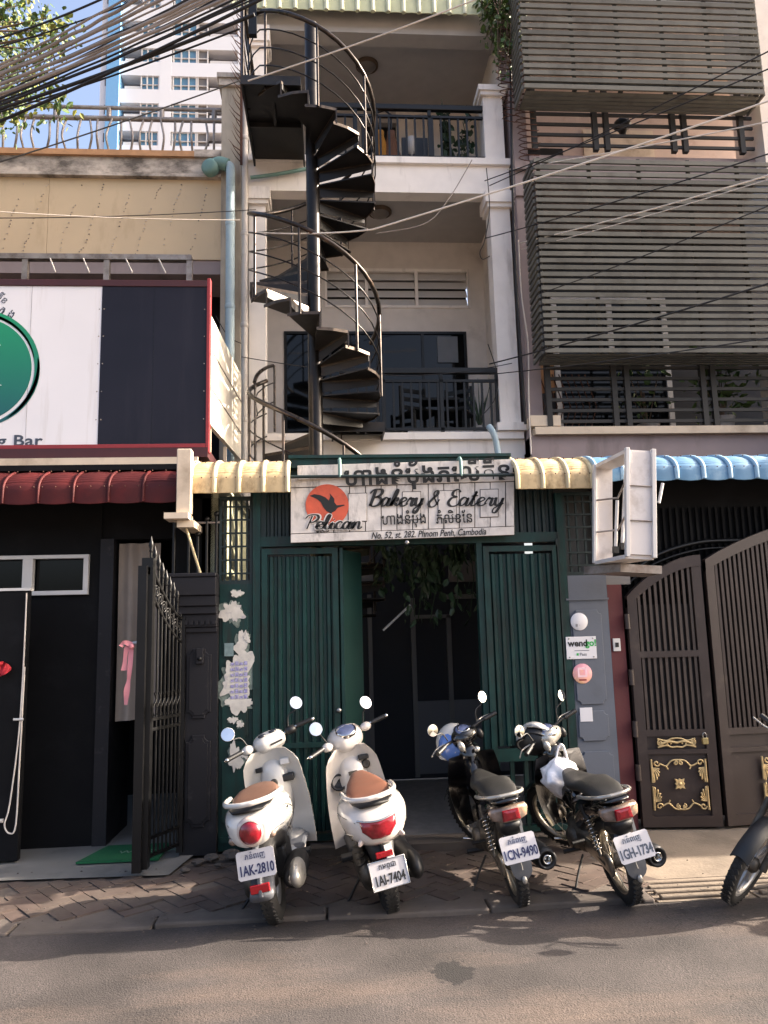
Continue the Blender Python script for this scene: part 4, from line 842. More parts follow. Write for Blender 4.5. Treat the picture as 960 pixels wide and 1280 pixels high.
# red disc and bird
c_ = sp_(409,632); rr_ = (sp_(436,632)[0]-sp_(382,632)[0])/2
MB().prism([(c_[0]+rr_*math.cos(2*PI*i/40), c_[1]+rr_*math.sin(2*PI*i/40)) for i in range(40)],'y',SY-.0095,SY-.0085).build('red_disc', M['orangeprint'], sg)
bird_old = [(389,622),(397,625),(404,629),(408,634),(410,628),(412,620),(414,616),(418,620),(417,628),(421,627),(428,624),(434,628),(428,631),(421,633),(417,639),(412,642),(409,650),(407,642),(402,636),(395,630)]
bird = [(387,620),(393,618),(400,619),(407,622),(411,626),(413,621),(412,617),(415,620),(418,624),(418,628),(421,632),(430,631),(431,632),(422,635),(419,639),(415,641),(413,648),(412,641),(408,639),(404,634),(401,628),(396,624)]
MB().prism([sp_(*q_) for q_ in bird],'y',SY-.0115,SY-.0100).build('bird', M['ink'], sg)
st_text('Good', 394, 665.5, .05, shear=.3, sx=.9, bold=.0008)
# brush script drawn as pen strokes
SCR = {
'P':[[(.1,0),(.25,.95)],[(-.1,.75),(.1,1.0),(.5,1.0),(.62,.75),(.4,.5),(.15,.5)]],
'e':[[(-.02,.12),(.2,.25),(.38,.4),(.25,.52),(.08,.35),(.12,.05),(.3,0),(.5,.15)]],
'l':[[(-.02,.1),(.2,.5),(.3,.95),(.18,.98),(.1,.5),(.15,.05),(.3,0),(.42,.15)]],
'i':[[(-.02,.12),(.12,.45),(.1,.08),(.2,0),(.34,.15)],[(.16,.66),(.19,.7)]],
'c':[[(.38,.42),(.25,.52),(.08,.35),(.1,.06),(.28,0),(.45,.15)]],
'a':[[(.4,.42),(.22,.52),(.05,.28),(.12,0),(.3,.12),(.42,.48),(.38,.08),(.46,0),(.58,.14)]],
'n':[[(0,.4),(.08,.48),(.1,.25),(.08,0),(.12,.25),(.28,.5),(.38,.42),(.38,.08),(.46,0),(.58,.14)]],
'B':[[(.18,1.0),(.12,.5),(.05,0)],[(-.1,.78),(.1,1.02),(.5,1.02),(.55,.78),(.35,.58),(.18,.55),(.4,.55),(.6,.38),(.5,.08),(.2,-.02),(-.02,.12)]],
'k':[[(-.02,.1),(.2,.5),(.3,.95),(.2,.98),(.1,.5),(.06,0),(.12,.3),(.3,.5),(.34,.36),(.15,.28),(.35,.05),(.5,.12)]],
'r':[[(-.02,.12),(.14,.5),(.2,.42),(.32,.46),(.28,.1),(.36,0),(.46,.14)]],
'y':[[(0,.42),(.08,.48),(.08,.15),(.18,.02),(.34,.2),(.42,.48),(.36,0),(.2,-.42),(.04,-.4),(.1,-.15),(.5,.14)]],
'&':[[(.55,.1),(.3,.5),(.2,.85),(.35,1.0),(.42,.8),(.2,.5),(.02,.2),(.15,-.02),(.4,.05),(.58,.45)]],
'E':[[(.5,.85),(.35,1.02),(.15,.9),(.15,.65),(.35,.55),(.12,.48),(.0,.2),(.15,-.02),(.4,0),(.55,.2)]],
't':[[(-.02,.12),(.16,.5),(.24,.9),(.14,.5),(.1,.08),(.2,0),(.34,.14)],[(.02,.6),(.34,.63)]]}
ADV = dict(P=.55,e=.42,l=.36,i=.3,c=.4,a=.54,n=.54,B=.62,k=.46,r=.42,y=.48,E=.5,t=.32); ADV['&']=.75; ADV[' ']=.45
def script(s_, px, py, h, name, slant=.22, pen=.085, wide=1.0, off=.0095, m=None):
    x = 0; mb = MB()
    for ch in s_:
        for st_ in SCR.get(ch, []):
            P = smooth_path([(p_[0]*wide, p_[1], 0) for p_ in st_], 5); vs = []
            for i, p_ in enumerate(P):
                d = (P[min(i+1,len(P)-1)]-P[max(i-1,0)]); d.normalize(); wv = pen*(.38+.62*max(0,-d.y if d.y < 0 else d.y*.25)); nrm = Vector((-d.y, d.x, 0))*wv*.5
                for s2 in (1,-1):
                    q_ = p_+nrm*s2; vs.append((q_.x+x+q_.y*slant, q_.y))
            def T(q_): a_ = quad((px-363+q_[0]*h)/280, (py-598-(px-363+q_[0]*h)*-.028-q_[1]*h)/80); return a_
            n_ = len(P); F_ = [(*T(v),) for v in vs]
            V1 = [(f_[0], SY-off-.001, f_[1]) for f_ in F_]; mb.add(V1, [[2*i,2*i+1,2*i+3,2*i+2] for i in range(n_-1)])
        x += ADV[ch]*wide
    return mb.build(name, m or M['ink'], sg)
script('Bakery', 460, 633, 20, 'lettering', pen=.21, wide=1.12); script('&', 533, 634, 20, 'lettering', pen=.19, wide=1.1); script('Eatery', 558, 633, 20, 'lettering', pen=.19, wide=1.3)
script('Pelican', 381, 661, 17, 'lettering_edge', pen=.42, wide=1.3, off=.012, m=M['wood']); script('Pelican', 381, 661, 17, 'lettering', pen=.2, wide=1.3, off=.0135)
st_text('No. 52, st. 282. Phnom Penh, Cambodia', 464, 673.5, .074, shear=.3, sx=.76, sp=1.0, bold=.0008)
st_text_('Good Food', 388, 670, .045, shear=.35, sx=1.0) if False else None
st_text('ហាងនំបុ័ង', 477, 656, .12, sx=.80, bold=.001); st_text('ភំលិខែន', 545, 654.5, .12, sx=.80, bold=.001)
p_ = at(430, 607, -.195); text('ហាងនំបុ័ងភេលីតីន', (p_.x, -.192, p_.z), .20, M['ink'], sg, rot=(PI/2, R(-1.6), 0), ext=.001, sx=.98, bold=.004)
MB().lathe((at(509,678,-.2).x, SY-.02, at(509,678,-.2).z), (0,-1,0), [(.018,0),(.018,.012),(.012,.02),(.001,.022)], 12).build('bolt', M['chrome'], sg)
# plants hanging in the dark entrance
hp = thing('hanging_plant', 'dark leafy plant hanging in the entrance behind the bakery sign', 'plant', (.9,.8,2.5))
rn = random.Random(9); mb = MB(); st = MB()
for k in range(26):
    x = rn.gauss(.85,.28); L = rn.uniform(.1,.75) if x > .5 else rn.uniform(.1,.4); y = rn.uniform(.5,1.3)
    st.tube([(x,y,2.4),(x+.03,y,2.4-L*.5),(x+rn.uniform(-.05,.05),y,2.4-L)], .004, 4)
    leafset(mb, [(x+rn.uniform(-.06,.06), y+rn.uniform(-.05,.05), 2.4-L*rn.uniform(0,1.05)) for _ in range(15)], rn.choice([.06,.08,.11]), rn, droop=1.2)
st.build('stem', M['leafdark'], hp, kind='stuff'); mb.build('foliage', M['leafdark'], hp, kind='stuff')
tag(MB().tube([at(479,788,1.0), at(513,756,1.0)], .011, 6).build('light_tube', M['upvc']), 'thin pale slanting stick inside the dark entrance', 'stick')
None if True else tag(MB().tube([(.79,1.2,1.75),(.83,1.2,.05)], .035, 8).build('inner_post', M['greyframe']), 'grey post standing inside the dark entrance', 'post')
# ------------------------------------------------------------------ grey pillar with plates, maroon strip
gy = thing('grey_pillar', 'blue-grey moulded pillar carrying small signs between the green and brown gates', 'pillar', (2.05,0,0)); GR = M['grey']
MB().box(1.925,2.245,-.03,.12,0,2.0).build('shaft', GR, gy); MB().box(1.88,1.925,-.025,.1,.33,2.0).build('shaft_edge', GR, gy)
for z0_,z1_,x0_,x1_ in ((.98,1.72,1.94,2.18),(.70,.93,1.94,2.18),(.12,.62,1.94,2.2)): MB().prism(octo(x0_,x1_,z0_,z1_,.03), 'y', -.045, -.03).build('panel', GR, gy, bevel=.004)
MB().box(1.9,2.25,-.045,-.03,1.80,1.815).build('moulding', GR, gy)
def disc_(name, label, px, py, r, m, cat='sign'):
    p_ = at(px, py, -.05); t = thing(name, label, cat, (p_.x,-.05,p_.z)); MB().lathe((p_.x,-.046,p_.z),(0,-1,0),[(r,0),(r,.004),(r*.97,.006),(.001,.006)],32).build('plate', m, t); return t, p_
t, p_ = disc_('round_sign', 'white round sign, topmost on the blue-grey pillar', 724, 777, .070, M['signwhite']); text('ខ ·', (p_.x-.035,-.0535,p_.z-.04), .035, M['ink'], t, ext=.0005)
p_ = at(727, 810, -.05); t = thing('name_plate', 'white rectangular plate with green and black lettering on the blue-grey pillar', 'sign', (p_.x,-.05,p_.z))
MB().box(p_.x-.125,p_.x+.12,-.053,-.046,p_.z-.085,p_.z+.09).build('plate', M['signwhite'], t, bevel=.002)
text('wend', (p_.x-.11,-.0545,p_.z+.015), .072, M['ink'], t, ext=.0005, bold=.0022); text('go!', (p_.x+.032,-.0545,p_.z+.015), .072, mat('plate_green','2fa34a',.5,bump=0), t, ext=.0005, bold=.0022)
text('bike rental', (p_.x-.05,-.0545,p_.z-.022), .02, M['inkgrey'], t, ext=.0004) if False else None
text('Pass', (p_.x-.02,-.0545,p_.z-.06), .034, M['inkgrey'], t, ext=.0004); MB().box(p_.x-.045,p_.x-.028,-.0545,-.053,p_.z-.058,p_.z-.04).build('mark', mat('plate_green','2fa34a',.5,bump=0), t); MB().box(p_.x-.06,p_.x+.06,-.0542,-.053,p_.z-.022,p_.z-.018).build('line', M['inkgrey'], t)
for sx in (-.1,.095):
    for sz in (-.07,.075): MB().lathe((p_.x+sx,-.053,p_.z+sz),(0,-1,0),[(.007,0),(.006,.003),(.001,.004)],8).build('screw', M['chrome'], t)
pk = mat('pink_yellow_print', 'e09aa6', .45, var=.25, scale=5, dirt='e8c46a', dscale=5, damt=.45, bump=0)
t, p_ = disc_('round_sticker', 'pink and yellow round sign below the lettered plate', 728, 842, .078, pk); 
for k, s_ in enumerate((.038, .022)): MB().box(p_.x-s_,p_.x+s_,-.0535-.001*k,-.052,p_.z-s_+.01,p_.z+s_+.01).build('square', mat('pale_pink','f0c9cf',.5,bump=0) if k == 0 else pk, t, bevel=.001)
MB().box(p_.x-.03,p_.x+.03,-.0535,-.052,p_.z-.055,p_.z-.043).build('caption', M['signred'], t)
p_ = at(733, 893, -.05); tag(MB().box(p_.x-.05,p_.x+.05,-.049,-.044,p_.z-.055,p_.z+.052).build('notice', M['signwhite'], bevel=.001), 'blank white square notice low on the blue-grey pillar', 'notice')
mr_ = thing('maroon_post', 'narrow maroon painted wall strip beside the brown gate', 'wall', (2.32,0,0))
MB().box(2.25,2.37,-.02,.1,.02,1.92).build('strip', M['maroon'], mr_); MB().box(2.1,2.45,-.02,.1,1.92,2.0).build('ledge', M['greyframe'], mr_)
p_ = at(771, 806, -.03); sw = thing('wall_switch', 'white doorbell switch on the maroon wall strip', 'switch', (p_.x,-.03,p_.z)); MB().box(p_.x-.03,p_.x+.03,-.034,-.02,p_.z-.05,p_.z+.05).build('plate', M['upvc'], sw, bevel=.003); MB().box(p_.x-.014,p_.x+.014,-.038,-.034,p_.z-.018,p_.z+.018).build('button', M['ink'], sw)
# ------------------------------------------------------------------ brown gates
BR = M['brown']
def gate(label, x0, x1, zl, zr, inner_split, yl, yr, padlock=False):
    t = thing('brown_gate', label, 'gate', (x0,yl,0), 'ornamented brown gate leaves')
    def Y_(x): return yl+(yr-yl)*(x-x0)/(x1-x0)
    def bar(xa,xb,za,zb_,th=.05,nm='frame_bar',m=None,dy=0):
        ya, yb_ = Y_(xa)+dy, Y_(xb)+dy
        mb = MB(); mb.add([(xa,ya-th/2,za),(xb,yb_-th/2,za),(xb,yb_+th/2,za),(xa,ya+th/2,za),(xa,ya-th/2,zb_),(xb,yb_-th/2,zb_),(xb,yb_+th/2,zb_),(xa,ya+th/2,zb_)],[[3,2,1,0],[4,5,6,7],[0,1,5,4],[1,2,6,5],[2,3,7,6],[3,0,4,7]]); return mb.build(nm, m or BR, t)
    L = x1-x0; s = .075
    def top(x): u = (x-x0)/L; return zl+(zr-zl)*math.sin(u*PI/2)**.9 if zl < zr else zl
    bar(x0,x0+s,.04,top(x0)-.001); bar(x1-s,x1,.04,top(x1)-.001)
    # arched top rail
    n_ = 14; mb = MB(); rs_ = []
    for i in range(n_+1):
        x = x0+L*i/n_; z = top(x); y = Y_(x); rs_.append([(x,y-.032,z-.07),(x,y+.032,z-.07),(x,y+.032,z+.02),(x,y-.032,z+.02)])
    mb.rings(rs_, smooth=False); mb.build('arched_rail', BR, t)
    bar(x0+s,x1-s,.04,.12); bar(x0+s,x1-s,.72,.77); bar(x0+s,x1-s,.585,.62)
    if inner_split: bar(x0+s,x1-s,1.33,1.38)
    bar(x0+s,x1-s,.12,.585,.015,'panel',dy=.008); bar(x0+s,x1-s,.62,.72,.015,'panel',dy=.008); bar(x0+s,x1-s,.77,min(top(x0),top(x1))-.05,.006,'backing_sheet',mat('gate_backing','1c1817',.6,var=.1,bump=0),dy=.02)
    
    # vertical ribs
    n_ = int((L-2*s)/.042)
    for i in range(n_):
        x = x0+s+(L-2*s)*(i+.5)/n_
        for za, zb_ in (((.77,1.33),(1.38,top(x)-.07)) if inner_split else ((.77,top(x)-.07),)):
            MB().box(x-.011,x+.011,Y_(x)-.016,Y_(x)+.006,za,zb_).build('rib', BR, t)
    # gold ornaments
    G0 = M['gold']; cx_ = (x0+x1)/2; y = Y_(cx_)
    def crv(pts, r=.006, nm='scroll'): return MB().tube([(cx_+p_[0], Y_(cx_+p_[0])-.022, p_[1]) for p_ in smooth_path([(a_,b_,0) for a_,b_ in pts],4)], r, 5).build(nm, G0, t)
    def spiral(x, z, r, a0, turns, sg_, nm='scroll'): return crv([(x+r*(1-k/14)*math.cos(a0+sg_*k*turns), z+r*(1-k/14)*math.sin(a0+sg_*k*turns)) for k in range(12)], .0065, nm)
    for sx in (-1,1):
        spiral(sx*.12,.668,.03,PI/2,.55,-sx); spiral(sx*.12,.668,.016,0,.8,sx); spiral(sx*.05,.668,.027,-PI/2,.55,sx); crv([(0,.705),(sx*.04,.70),(sx*.08,.685),(sx*.145,.70)],.007); crv([(0,.64),(sx*.04,.636),(sx*.08,.65),(sx*.145,.636)],.007); crv([(0,.67),(sx*.06,.68),(sx*.12,.66)],.010)
        hw, zc, hh = min(.27,L/2-s-.02), .355, .19; k_ = hw/.16*.8+.2
        for sz in (-1,1):
            X_, Z_ = sx*hw, zc+sz*hh
            crv([(X_,Z_-sz*.175),(X_,Z_)],.009); 
            for k in range(5):
                a_ = R(4+k*18); L_ = (.105-.011*k)*k_**.4; bx, bz = X_-sx*.006, Z_-sz*.06
                crv([(bx,bz-sz*.004),(bx-sx*L_*.5*math.sin(a_)-sx*.004,bz-sz*L_*.55*math.cos(a_)),(bx-sx*L_*.75*math.sin(a_),bz-sz*L_*math.cos(a_))],[.004,.004,.005,.005,.006,.007,.008,.009,.006],'fan_leaf')
            spiral(X_-sx*.04,Z_-sz*.028,.026,0,.6,sx*sz); crv([(X_-sx*.05*k_,Z_-sz*.03),(X_-sx*.09*k_,Z_-sz*.05),(X_-sx*.125*k_,Z_-sz*.012),(X_-sx*.17*k_,Z_-sz*.005),(X_-sx*.19*k_,Z_-sz*.03)],.0065); crv([(X_-sx*.09*k_,Z_-sz*.05),(X_-sx*.10*k_,Z_-sz*.075)],.006); spiral(X_-sx*.185*k_,Z_-sz*.028,.018,PI/2,.6,-sx*sz)
    star = MB(); pr = []
    for k in range(16): a_ = 2*PI*k/16+PI/16*0; r_ = .055 if k % 4 == 2 else (.04 if k % 2 == 0 else .032); pr.append((cx_+r_*math.cos(a_), .36+r_*math.sin(a_)))
    star.prism(pr,'y',y-.03,y-.012); star.build('rosette', G0, t, bevel=.002); MB().ball((cx_,y-.03,.36),(.015,.008,.015),10,6).build('rosette_centre', G0, t)
    for z in (1.62,1.18,.78,.45) if inner_split else (): MB().tube([(x0-.012,yl-.03,z-.06),(x0-.012,yl-.03,z+.06)], .022, 8).build('hinge', BR, t)
    return t
gate('brown steel gate leaf with arched top and padlock beside the maroon strip', 2.40, 3.00, 1.80, 2.12, True, -.02, -.10)
gate('wider brown steel gate leaf half behind the motorcycle at the right edge', 3.04, 4.25, 2.08, 2.42, False, -.10, .0)
pd = thing('padlock', 'brass padlock hanging on the narrow brown gate leaf', 'padlock', (2.96,-.14,.72)); p_ = at(881, 925, -.15)
MB().box(p_.x-.022,p_.x+.022,-.165,-.14,p_.z-.03,p_.z+.018).build('body', mat('brass','b9a878',.35,.7,bump=0), pd, bevel=.004); MB().tube(smooth_path([(p_.x-.014,-.152,p_.z+.018),(p_.x-.013,-.152,p_.z+.045),(p_.x,-.152,p_.z+.055),(p_.x+.013,-.152,p_.z+.045),(p_.x+.014,-.152,p_.z+.018)],4), .004, 6).build('shackle', M['chrome'], pd)
# curved black rails and dark mesh above the gates
ar = thing('arched_grille', 'dark ribbed grille with a curved top rail above the brown gates', 'grille', (3.6,.1,2))
MB().tube(smooth_path([(2.42,.05,1.95),(2.7,.05,2.15),(3.1,.05,2.26),(3.6,.05,2.28),(4.1,.05,2.42),(5,.05,2.55)],6), .02, 8).build('curved_rail', M['iron'], ar)
MB().tube(smooth_path([(2.42,.05,1.90),(2.7,.05,2.09),(3.1,.05,2.2),(3.6,.05,2.22),(4.1,.05,2.36),(5,.05,2.5)],6), .012, 8).build('curved_rail', M['iron'], ar)
rbm = MB().box(-.011,.011,-.01,.01,0,.75).mesh('rib', M['black'])
for i in range(44): piece('rib', rbm, ar, (2.5+.058*i,.15,1.82))
MB().box(2.38,6.2,.17,.2,.05,3.0).build('backing_sheet', M['black'], ar)
# ------------------------------------------------------------------ empty light box
lx = thing('light_box', 'empty white light box sign frame with exposed tubes by the blue awning', 'sign', (2.2,-.5,2.5)); lx.rotation_euler = (0,R(4),0); WS = mat('lightbox_sheet','cfc8c4',.5,var=.06,dirt='94867a',dscale=5,damt=.3,bump=.05)
YA, YB = -.90, -.35
fa_, fb_ = at(787,630,YA), at(815,630,YA); za_, zb_ = at(800,695,YA).z, at(800,563,YA).z
ra_, rb_ = at(745,640,YB).x, at(766,640,YB).x
MB().box(fa_.x,fb_.x,YA,YA+.012,za_+.01,zb_-.01).build('front_panel', WS, lx)
MB().box(fa_.x-.028,fa_.x,YA-.02,YA+.02,za_-.01,zb_+.015).build('frame_bar', M['upvc'], lx, bevel=.003); MB().box(fb_.x,fb_.x+.03,YA-.02,YA+.02,za_-.01,zb_+.015).build('frame_bar', M['upvc'], lx, bevel=.003)
MB().box(ra_,rb_,YB,YB+.012,za_+.01,zb_-.01).build('rear_panel', WS, lx); MB().box(ra_-.022,ra_,YB-.02,YB+.02,za_-.01,zb_+.01).build('frame_bar', M['upvc'], lx, bevel=.003)
def slab4(pa, pb, w, z0, z1, nm, m): # bar between two plan points
    return MB().beam((pa[0],pa[1],(z0+z1)/2),(pb[0],pb[1],(z0+z1)/2), w, z1-z0, up=(0,0,1)).build(nm, m, lx)
for za2, zb2 in ((zb_-.02, zb_+.008), (za_-.02, za_+.008)):
    MB().prism([(ra_-.01,YB),(rb_,YB),(fb_.x+.02,YA+.02),(fa_.x-.02,YA+.02)], 'z', za2, zb2).build('end_sheet', WS, lx)
for z in (za_+(zb_-za_)*.33, za_+(zb_-za_)*.66):
    MB().tube([(ra_,YB-.02,z-.02),(rb_+.02,YB-.06,z),(fa_.x,YA+.05,z+.05)], .008, 5).build('stay', M['rail'], lx); MB().tube([(fa_.x,YA-.008,z),(fb_.x,YA-.008,z)], .006, 5).build('seam', M['rail'], lx)
for k, (px, y0_, y1_) in enumerate(((771,625,683),(779,592,678))):
    a_ = at(px, y0_, -.4); b_ = at(px+2, y1_, -.4); MB().tube([a_, b_], .014, 8).build('light_tube', M['upvc'], lx); MB().box(b_.x-.02,b_.x+.02,-.42,-.38,b_.z-.05,b_.z).build('tube_socket', M['ink'], lx)
MB().prism([(ra_-.06,YB+.1),(2.5,YB+.1),(2.5,YB-.25),(ra_+.1,YB-.25)], 'z', za_-.09, za_-.03).build('bracket', M['rail'], lx)
MB().tube([at(826,600,-.5), at(823,625,-.5)], .012, 6).build('hanging_tube', M['upvc'], lx)
# ------------------------------------------------------------------ right building
rbd = thing('right_building', 'mauve building faced with grey-green horizontal slat screens', 'building', (4.5,3,0))
def rw(x0,x1,y0,y1,z0,z1,m,nm='wall',p=None,**k): return MB().box(x0,x1,y0,y1,z0,z1).build(nm,m,p or rbd,**k)
MV = M['mauve']; pkw = mat('pink_wall','c0ab9e',.85,var=.06,dirt='8f7566',damt=.25)
rw(2.27,2.44,2.12,2.5,2.9,9.6,MV,nm='column'); rw(2.26,2.47,2.09,2.52,6.62,6.7,MV,nm='column_cap'); rw(2.26,2.5,2.07,2.52,6.95,7.05,MV,nm='column_cap')
rw(2.26,2.6,2.0,2.5,3.80,3.92,M['cream'],nm='plinth')
rw(2.30,7.2,1.98,2.5,3.70,3.785,M['cream'],nm='sill'); rw(2.27,7.2,2.05,2.5,3.0,3.70,MV,nm='beam')
rw(2.45,7.2,2.1,5,6.85,7.15,MV,nm='floor_slab'); rw(2.45,7.2,2.1,5,3.5,3.699,MV,nm='floor_slab')
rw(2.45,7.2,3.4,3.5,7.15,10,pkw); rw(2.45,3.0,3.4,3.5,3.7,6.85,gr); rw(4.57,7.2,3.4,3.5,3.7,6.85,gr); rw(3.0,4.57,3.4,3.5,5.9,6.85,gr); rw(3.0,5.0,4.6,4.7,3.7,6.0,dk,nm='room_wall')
rw(5.25,5.6,1.9,2.5,3.78,9.6,M['innerwall'],nm='column'); rw(2.45,7.2,2.2,3.5,9.3,9.5,M['ceil'],nm='ceiling'); rw(2.27,2.44,2.5,4.7,2.9,9.6,MV,nm='side_wall')
sl2 = MB()
for x in (3.0,3.75,4.5): sl2.box(x,x+.07,3.36,3.42,3.7,5.9)
sl2.box(3.0,4.57,3.355,3.41,5.9,5.97); sl2 = sl2.build('sliding_door', M['upvc'], rbd)
rw(3.07,3.75,3.39,3.395,3.7,5.9,M['glass'],nm='pane',p=sl2); rw(3.82,4.5,3.39,3.395,3.7,5.9,M['glass'],nm='pane',p=sl2)
rw(2.6,3.3,3.36,3.39,7.2,8.1,dk,nm='window'); rw(3.6,4.6,3.36,3.4,7.3,8.4,M['cream'],nm='panel')
tag(MB().lathe((3.75,2.4,7.62),(0,0,1),[(.001,.0),(.03,.02),(.06,.1),(.11,.14),(.1,.2),(.03,.26),(.01,.3)],12).build('hanging_lantern', M['iron']), 'dark lantern hanging behind the rails between the two slat screens', 'lantern')
# timber framed louvre sunlit panel behind the lower screen
def screen(label, x0, x1, yf, yb, z0, z1, n, group='slatted sun screens'):
    t = thing('slat_screen', label, 'screen', ((x0+x1)/2, yf, z0), group); S_ = M['slat']; F_ = M['slatframe']
    h = (z1-z0)/n*.58; L = x1-x0
    sm_ = MB().box(0,L,-.014,.014,0,h).mesh('slat', S_); ss = MB().box(-.012,.012,0,yb-yf,0,h).mesh('side_slat', S_); su = MB().box(0,L-.06,-.022,.022,0,.02).mesh('under_slat', S_)
    rn = random.Random(int(z0*10))
    for i in range(n):
        z = z0+(z1-z0)*i/n
        o = piece('slat', sm_, t, (x0, yf, z), (rn.uniform(-.06,.06)+.12, rn.uniform(-.0012,.0012), 0)); piece('side_slat', ss, t, (x0-.013, yf+.016, z-.004))
        piece('side_slat', ss, t, (x1+.013, yf+.016, z-.004))
    k = 5
    for i in range(k): piece('under_slat', su, t, (x0+.03, yf+.07+(yb-yf-.1)*i/(k-1), z0-.015+.0*i))
    for i in range(6):
        x = x0+.06+(L-.12)*i/5; MB().box(x-.018,x+.018,yf+.020,yf+.055,z0,z1).build('upright', F_, t)
        MB().box(x-.018,x+.018,yf+.056,yb,z0+.01,z0+.045).build('bracket', F_, t)
    return t
screen('upper slat screen of the mauve building, just under its roof', 2.29, 5.12, 1.6, 1.97, 7.64, 9.35, 20)
screen('lower and taller slat screen of the mauve building, above the beige sill', 2.345, 5.35, 1.6, 1.97, 4.50, 6.80, 29)
def bars(label, x0, x1, y, z0, z1, nh, xs, group='barred balcony fronts of the mauve building'):
    t = thing('bar_front', label, 'railing', ((x0+x1)/2,y,z0), group); F_ = M['slatframe']
    hm_ = MB().box(0,x1-x0,-.012,.012,-.018,.018).mesh('bar', F_)
    for i in range(nh): piece('bar', hm_, t, (x0, y, z0+(z1-z0)*(i+.5)/nh))
    for x in xs: MB().box(x-.03,x+.03,y-.03,y+.028,z0,z1).build('post', F_, t)
    return t
bars('dark barred balcony front between the two slat screens', 2.48, 5.2, 2.02, 7.16, 8.1, 7, (2.5,3.24,3.38,4.2,4.34,5.05))
bars('dark barred balcony front between the lower slat screen and the beige sill', 2.46, 5.9, 2.02, 3.79, 4.66, 7, (2.48,3.24,3.39,4.28,4.40,5.5))
lt = thing('lattice', 'dark diamond lattice behind the bars at the left of the mauve building', 'lattice', (2.8,2.6,4.2))
for i in range(9): MB().tube([(2.48+.08*i,2.6,3.8),(2.6+.08*i,2.6,4.2),(2.48+.08*i,2.6,4.6)], .008, 5).build('wire', M['rust'], lt)
MB().box(2.46,2.75,2.62,2.66,4.38,4.72).build('terracotta_panel', M['orange'], lt)
# plants behind the screens
rn = random.Random(12)
for (X, Y, Z, lb_, n_, sz) in ((4.75,2.5,3.8,'leafy plant behind the bars at the right edge of the lower balcony',160,.13),(3.95,2.8,3.8,'small leafy plant behind the bars beside the white door frame',50,.1)):
    t = thing('potted_plant', lb_, 'plant', (X,Y,Z)); MB().lathe((X,Y,Z),(0,0,1),[(.1,0),(.14,.22),(.12,.22),(.001,.2)],14).build('pot', M['concrete'], t)
    mb = MB(); st = MB()
    for k in range(7): st.tube([(X,Y,Z+.2),(X+rn.uniform(-.25,.25),Y,Z+rn.uniform(.5,1.0))],.007,5)
    leafset(mb, [(X+rn.gauss(0,.2),Y+rn.gauss(0,.1),Z+rn.uniform(.3,1.1)) for _ in range(n_)], sz, rn); st.build('stem', M['bark'], t, kind='stuff'); mb.build('foliage', M['leaf'], t, kind='stuff')
# unseen neighbouring shop further right, shaped to cast the low shade on the pavement
nb = thing('unseen_neighbour_shop', 'unseen next shophouse to the right of the brown gates, shaped for its shade', 'building', (8,0,0))
MB().box(6.3,14,-.62,6,0,4.3).build('wall', M['cream'], nb); MB().box(7.2,14,2.3,8,4.3,7).build('wall', M['cream'], nb)
# vine and razor wire at the top of the mauve column
vn = thing('climbing_vine', 'green vine tumbling from the roof over the top of the mauve column', 'vine', (2.2,2.0,8.6))
mb = MB(); st = MB(); rn = random.Random(17)
for k in range(30):
    x = rn.uniform(2.0,2.42); y = rn.uniform(1.9,2.1); z = 9.2; L = rn.uniform(.3,1.1)*(1 if x > 2.1 else .6)
    st.tube([(x,y,z),(x+rn.uniform(-.1,.1),y-.05,z-L*.6),(x+rn.uniform(-.12,.12),y,z-L)], .006, 4)
    leafset(mb, [(x+rn.gauss(0,.07), y+rn.gauss(0,.05), z-L*rn.uniform(0,1)) for _ in range(22)], .075, rn)
st.build('stem', M['bark'], vn, kind='stuff'); mb.build('foliage', M['leaf'], vn, kind='stuff')
rz_ = thing('razor_wire', 'rusty coil of razor wire hanging down the mauve column', 'razor wire', (2.36,2.0,7.6))
for (cx, w_, z0_, z1_, n_) in ((2.2,.09,7.5,8.8,15),(2.40,.12,7.0,8.9,24)):
    pts = []
    for i in range(n_*12): a_ = 2*PI*i/12; t_ = i/(n_*12); pts.append((cx+w_*math.cos(a_)+.03*math.sin(t_*9), 2.0+.06*math.sin(a_)*.8, z1_+(z0_-z1_)*t_+.05*math.sin(a_)))
    c_ = MB().tube(pts, .006, 4).build('coil', M['rust'], rz_); bb_ = MB()
    for i in range(0, len(pts), 2):
        p_ = Vector(pts[i]); bb_.beam(p_+Vector((-.014,0,-.008)), p_+Vector((.014,-.004,.008)), .004, .004)
    bb_.build('barb', M['rust'], c_, kind='stuff')
bw2 = tag(MB().tube(smooth_path([at(638,60,2.05),at(640,200,2.05),at(644,330,2.05),at(650,430,2.05),at(657,530,2.05)],6), .016, 7).build('wall_cable', M['cable']), 'thick black cable running down between the white and mauve columns', 'cable')
tag(MB().tube(smooth_path([at(648,300,2.05),at(652,370,2.05),at(660,430,2.02),at(661,500,2.0),at(664,568,1.95)],6), .008, 6).build('wall_cable', M['cablewhite']), 'thin pale cable down the mauve column to the cream awning', 'cable')
for k, (pts, lb_, m_, r_) in enumerate((([(608,210),(612,260),(606,300),(600,315),(603,324),(612,320)], 'loose cable loop hanging beside the white column capital','cable',.006),
    ([(610,430),(622,470),(618,500),(600,522)],'thin dark wire drooping over the right end of the lower railing','cable',.006),
    ([(590,200),(560,250),(530,280),(470,292)],'thin wire curving under the upper balcony slab','cablegrey',.006),
    ([(325,462),(318,480),(322,520)],'short wire looped by the left column','cable',.006),
    ([(303,430),(285,420),(270,395)],'thin wire sagging from the rain pipe to the billboard','cable',.005))):
    tag(MB().tube(smooth_path([at(x,y,2.15) for x,y in pts],6), r_, 5).build('wall_wire', M[m_]), lb_, 'wire')
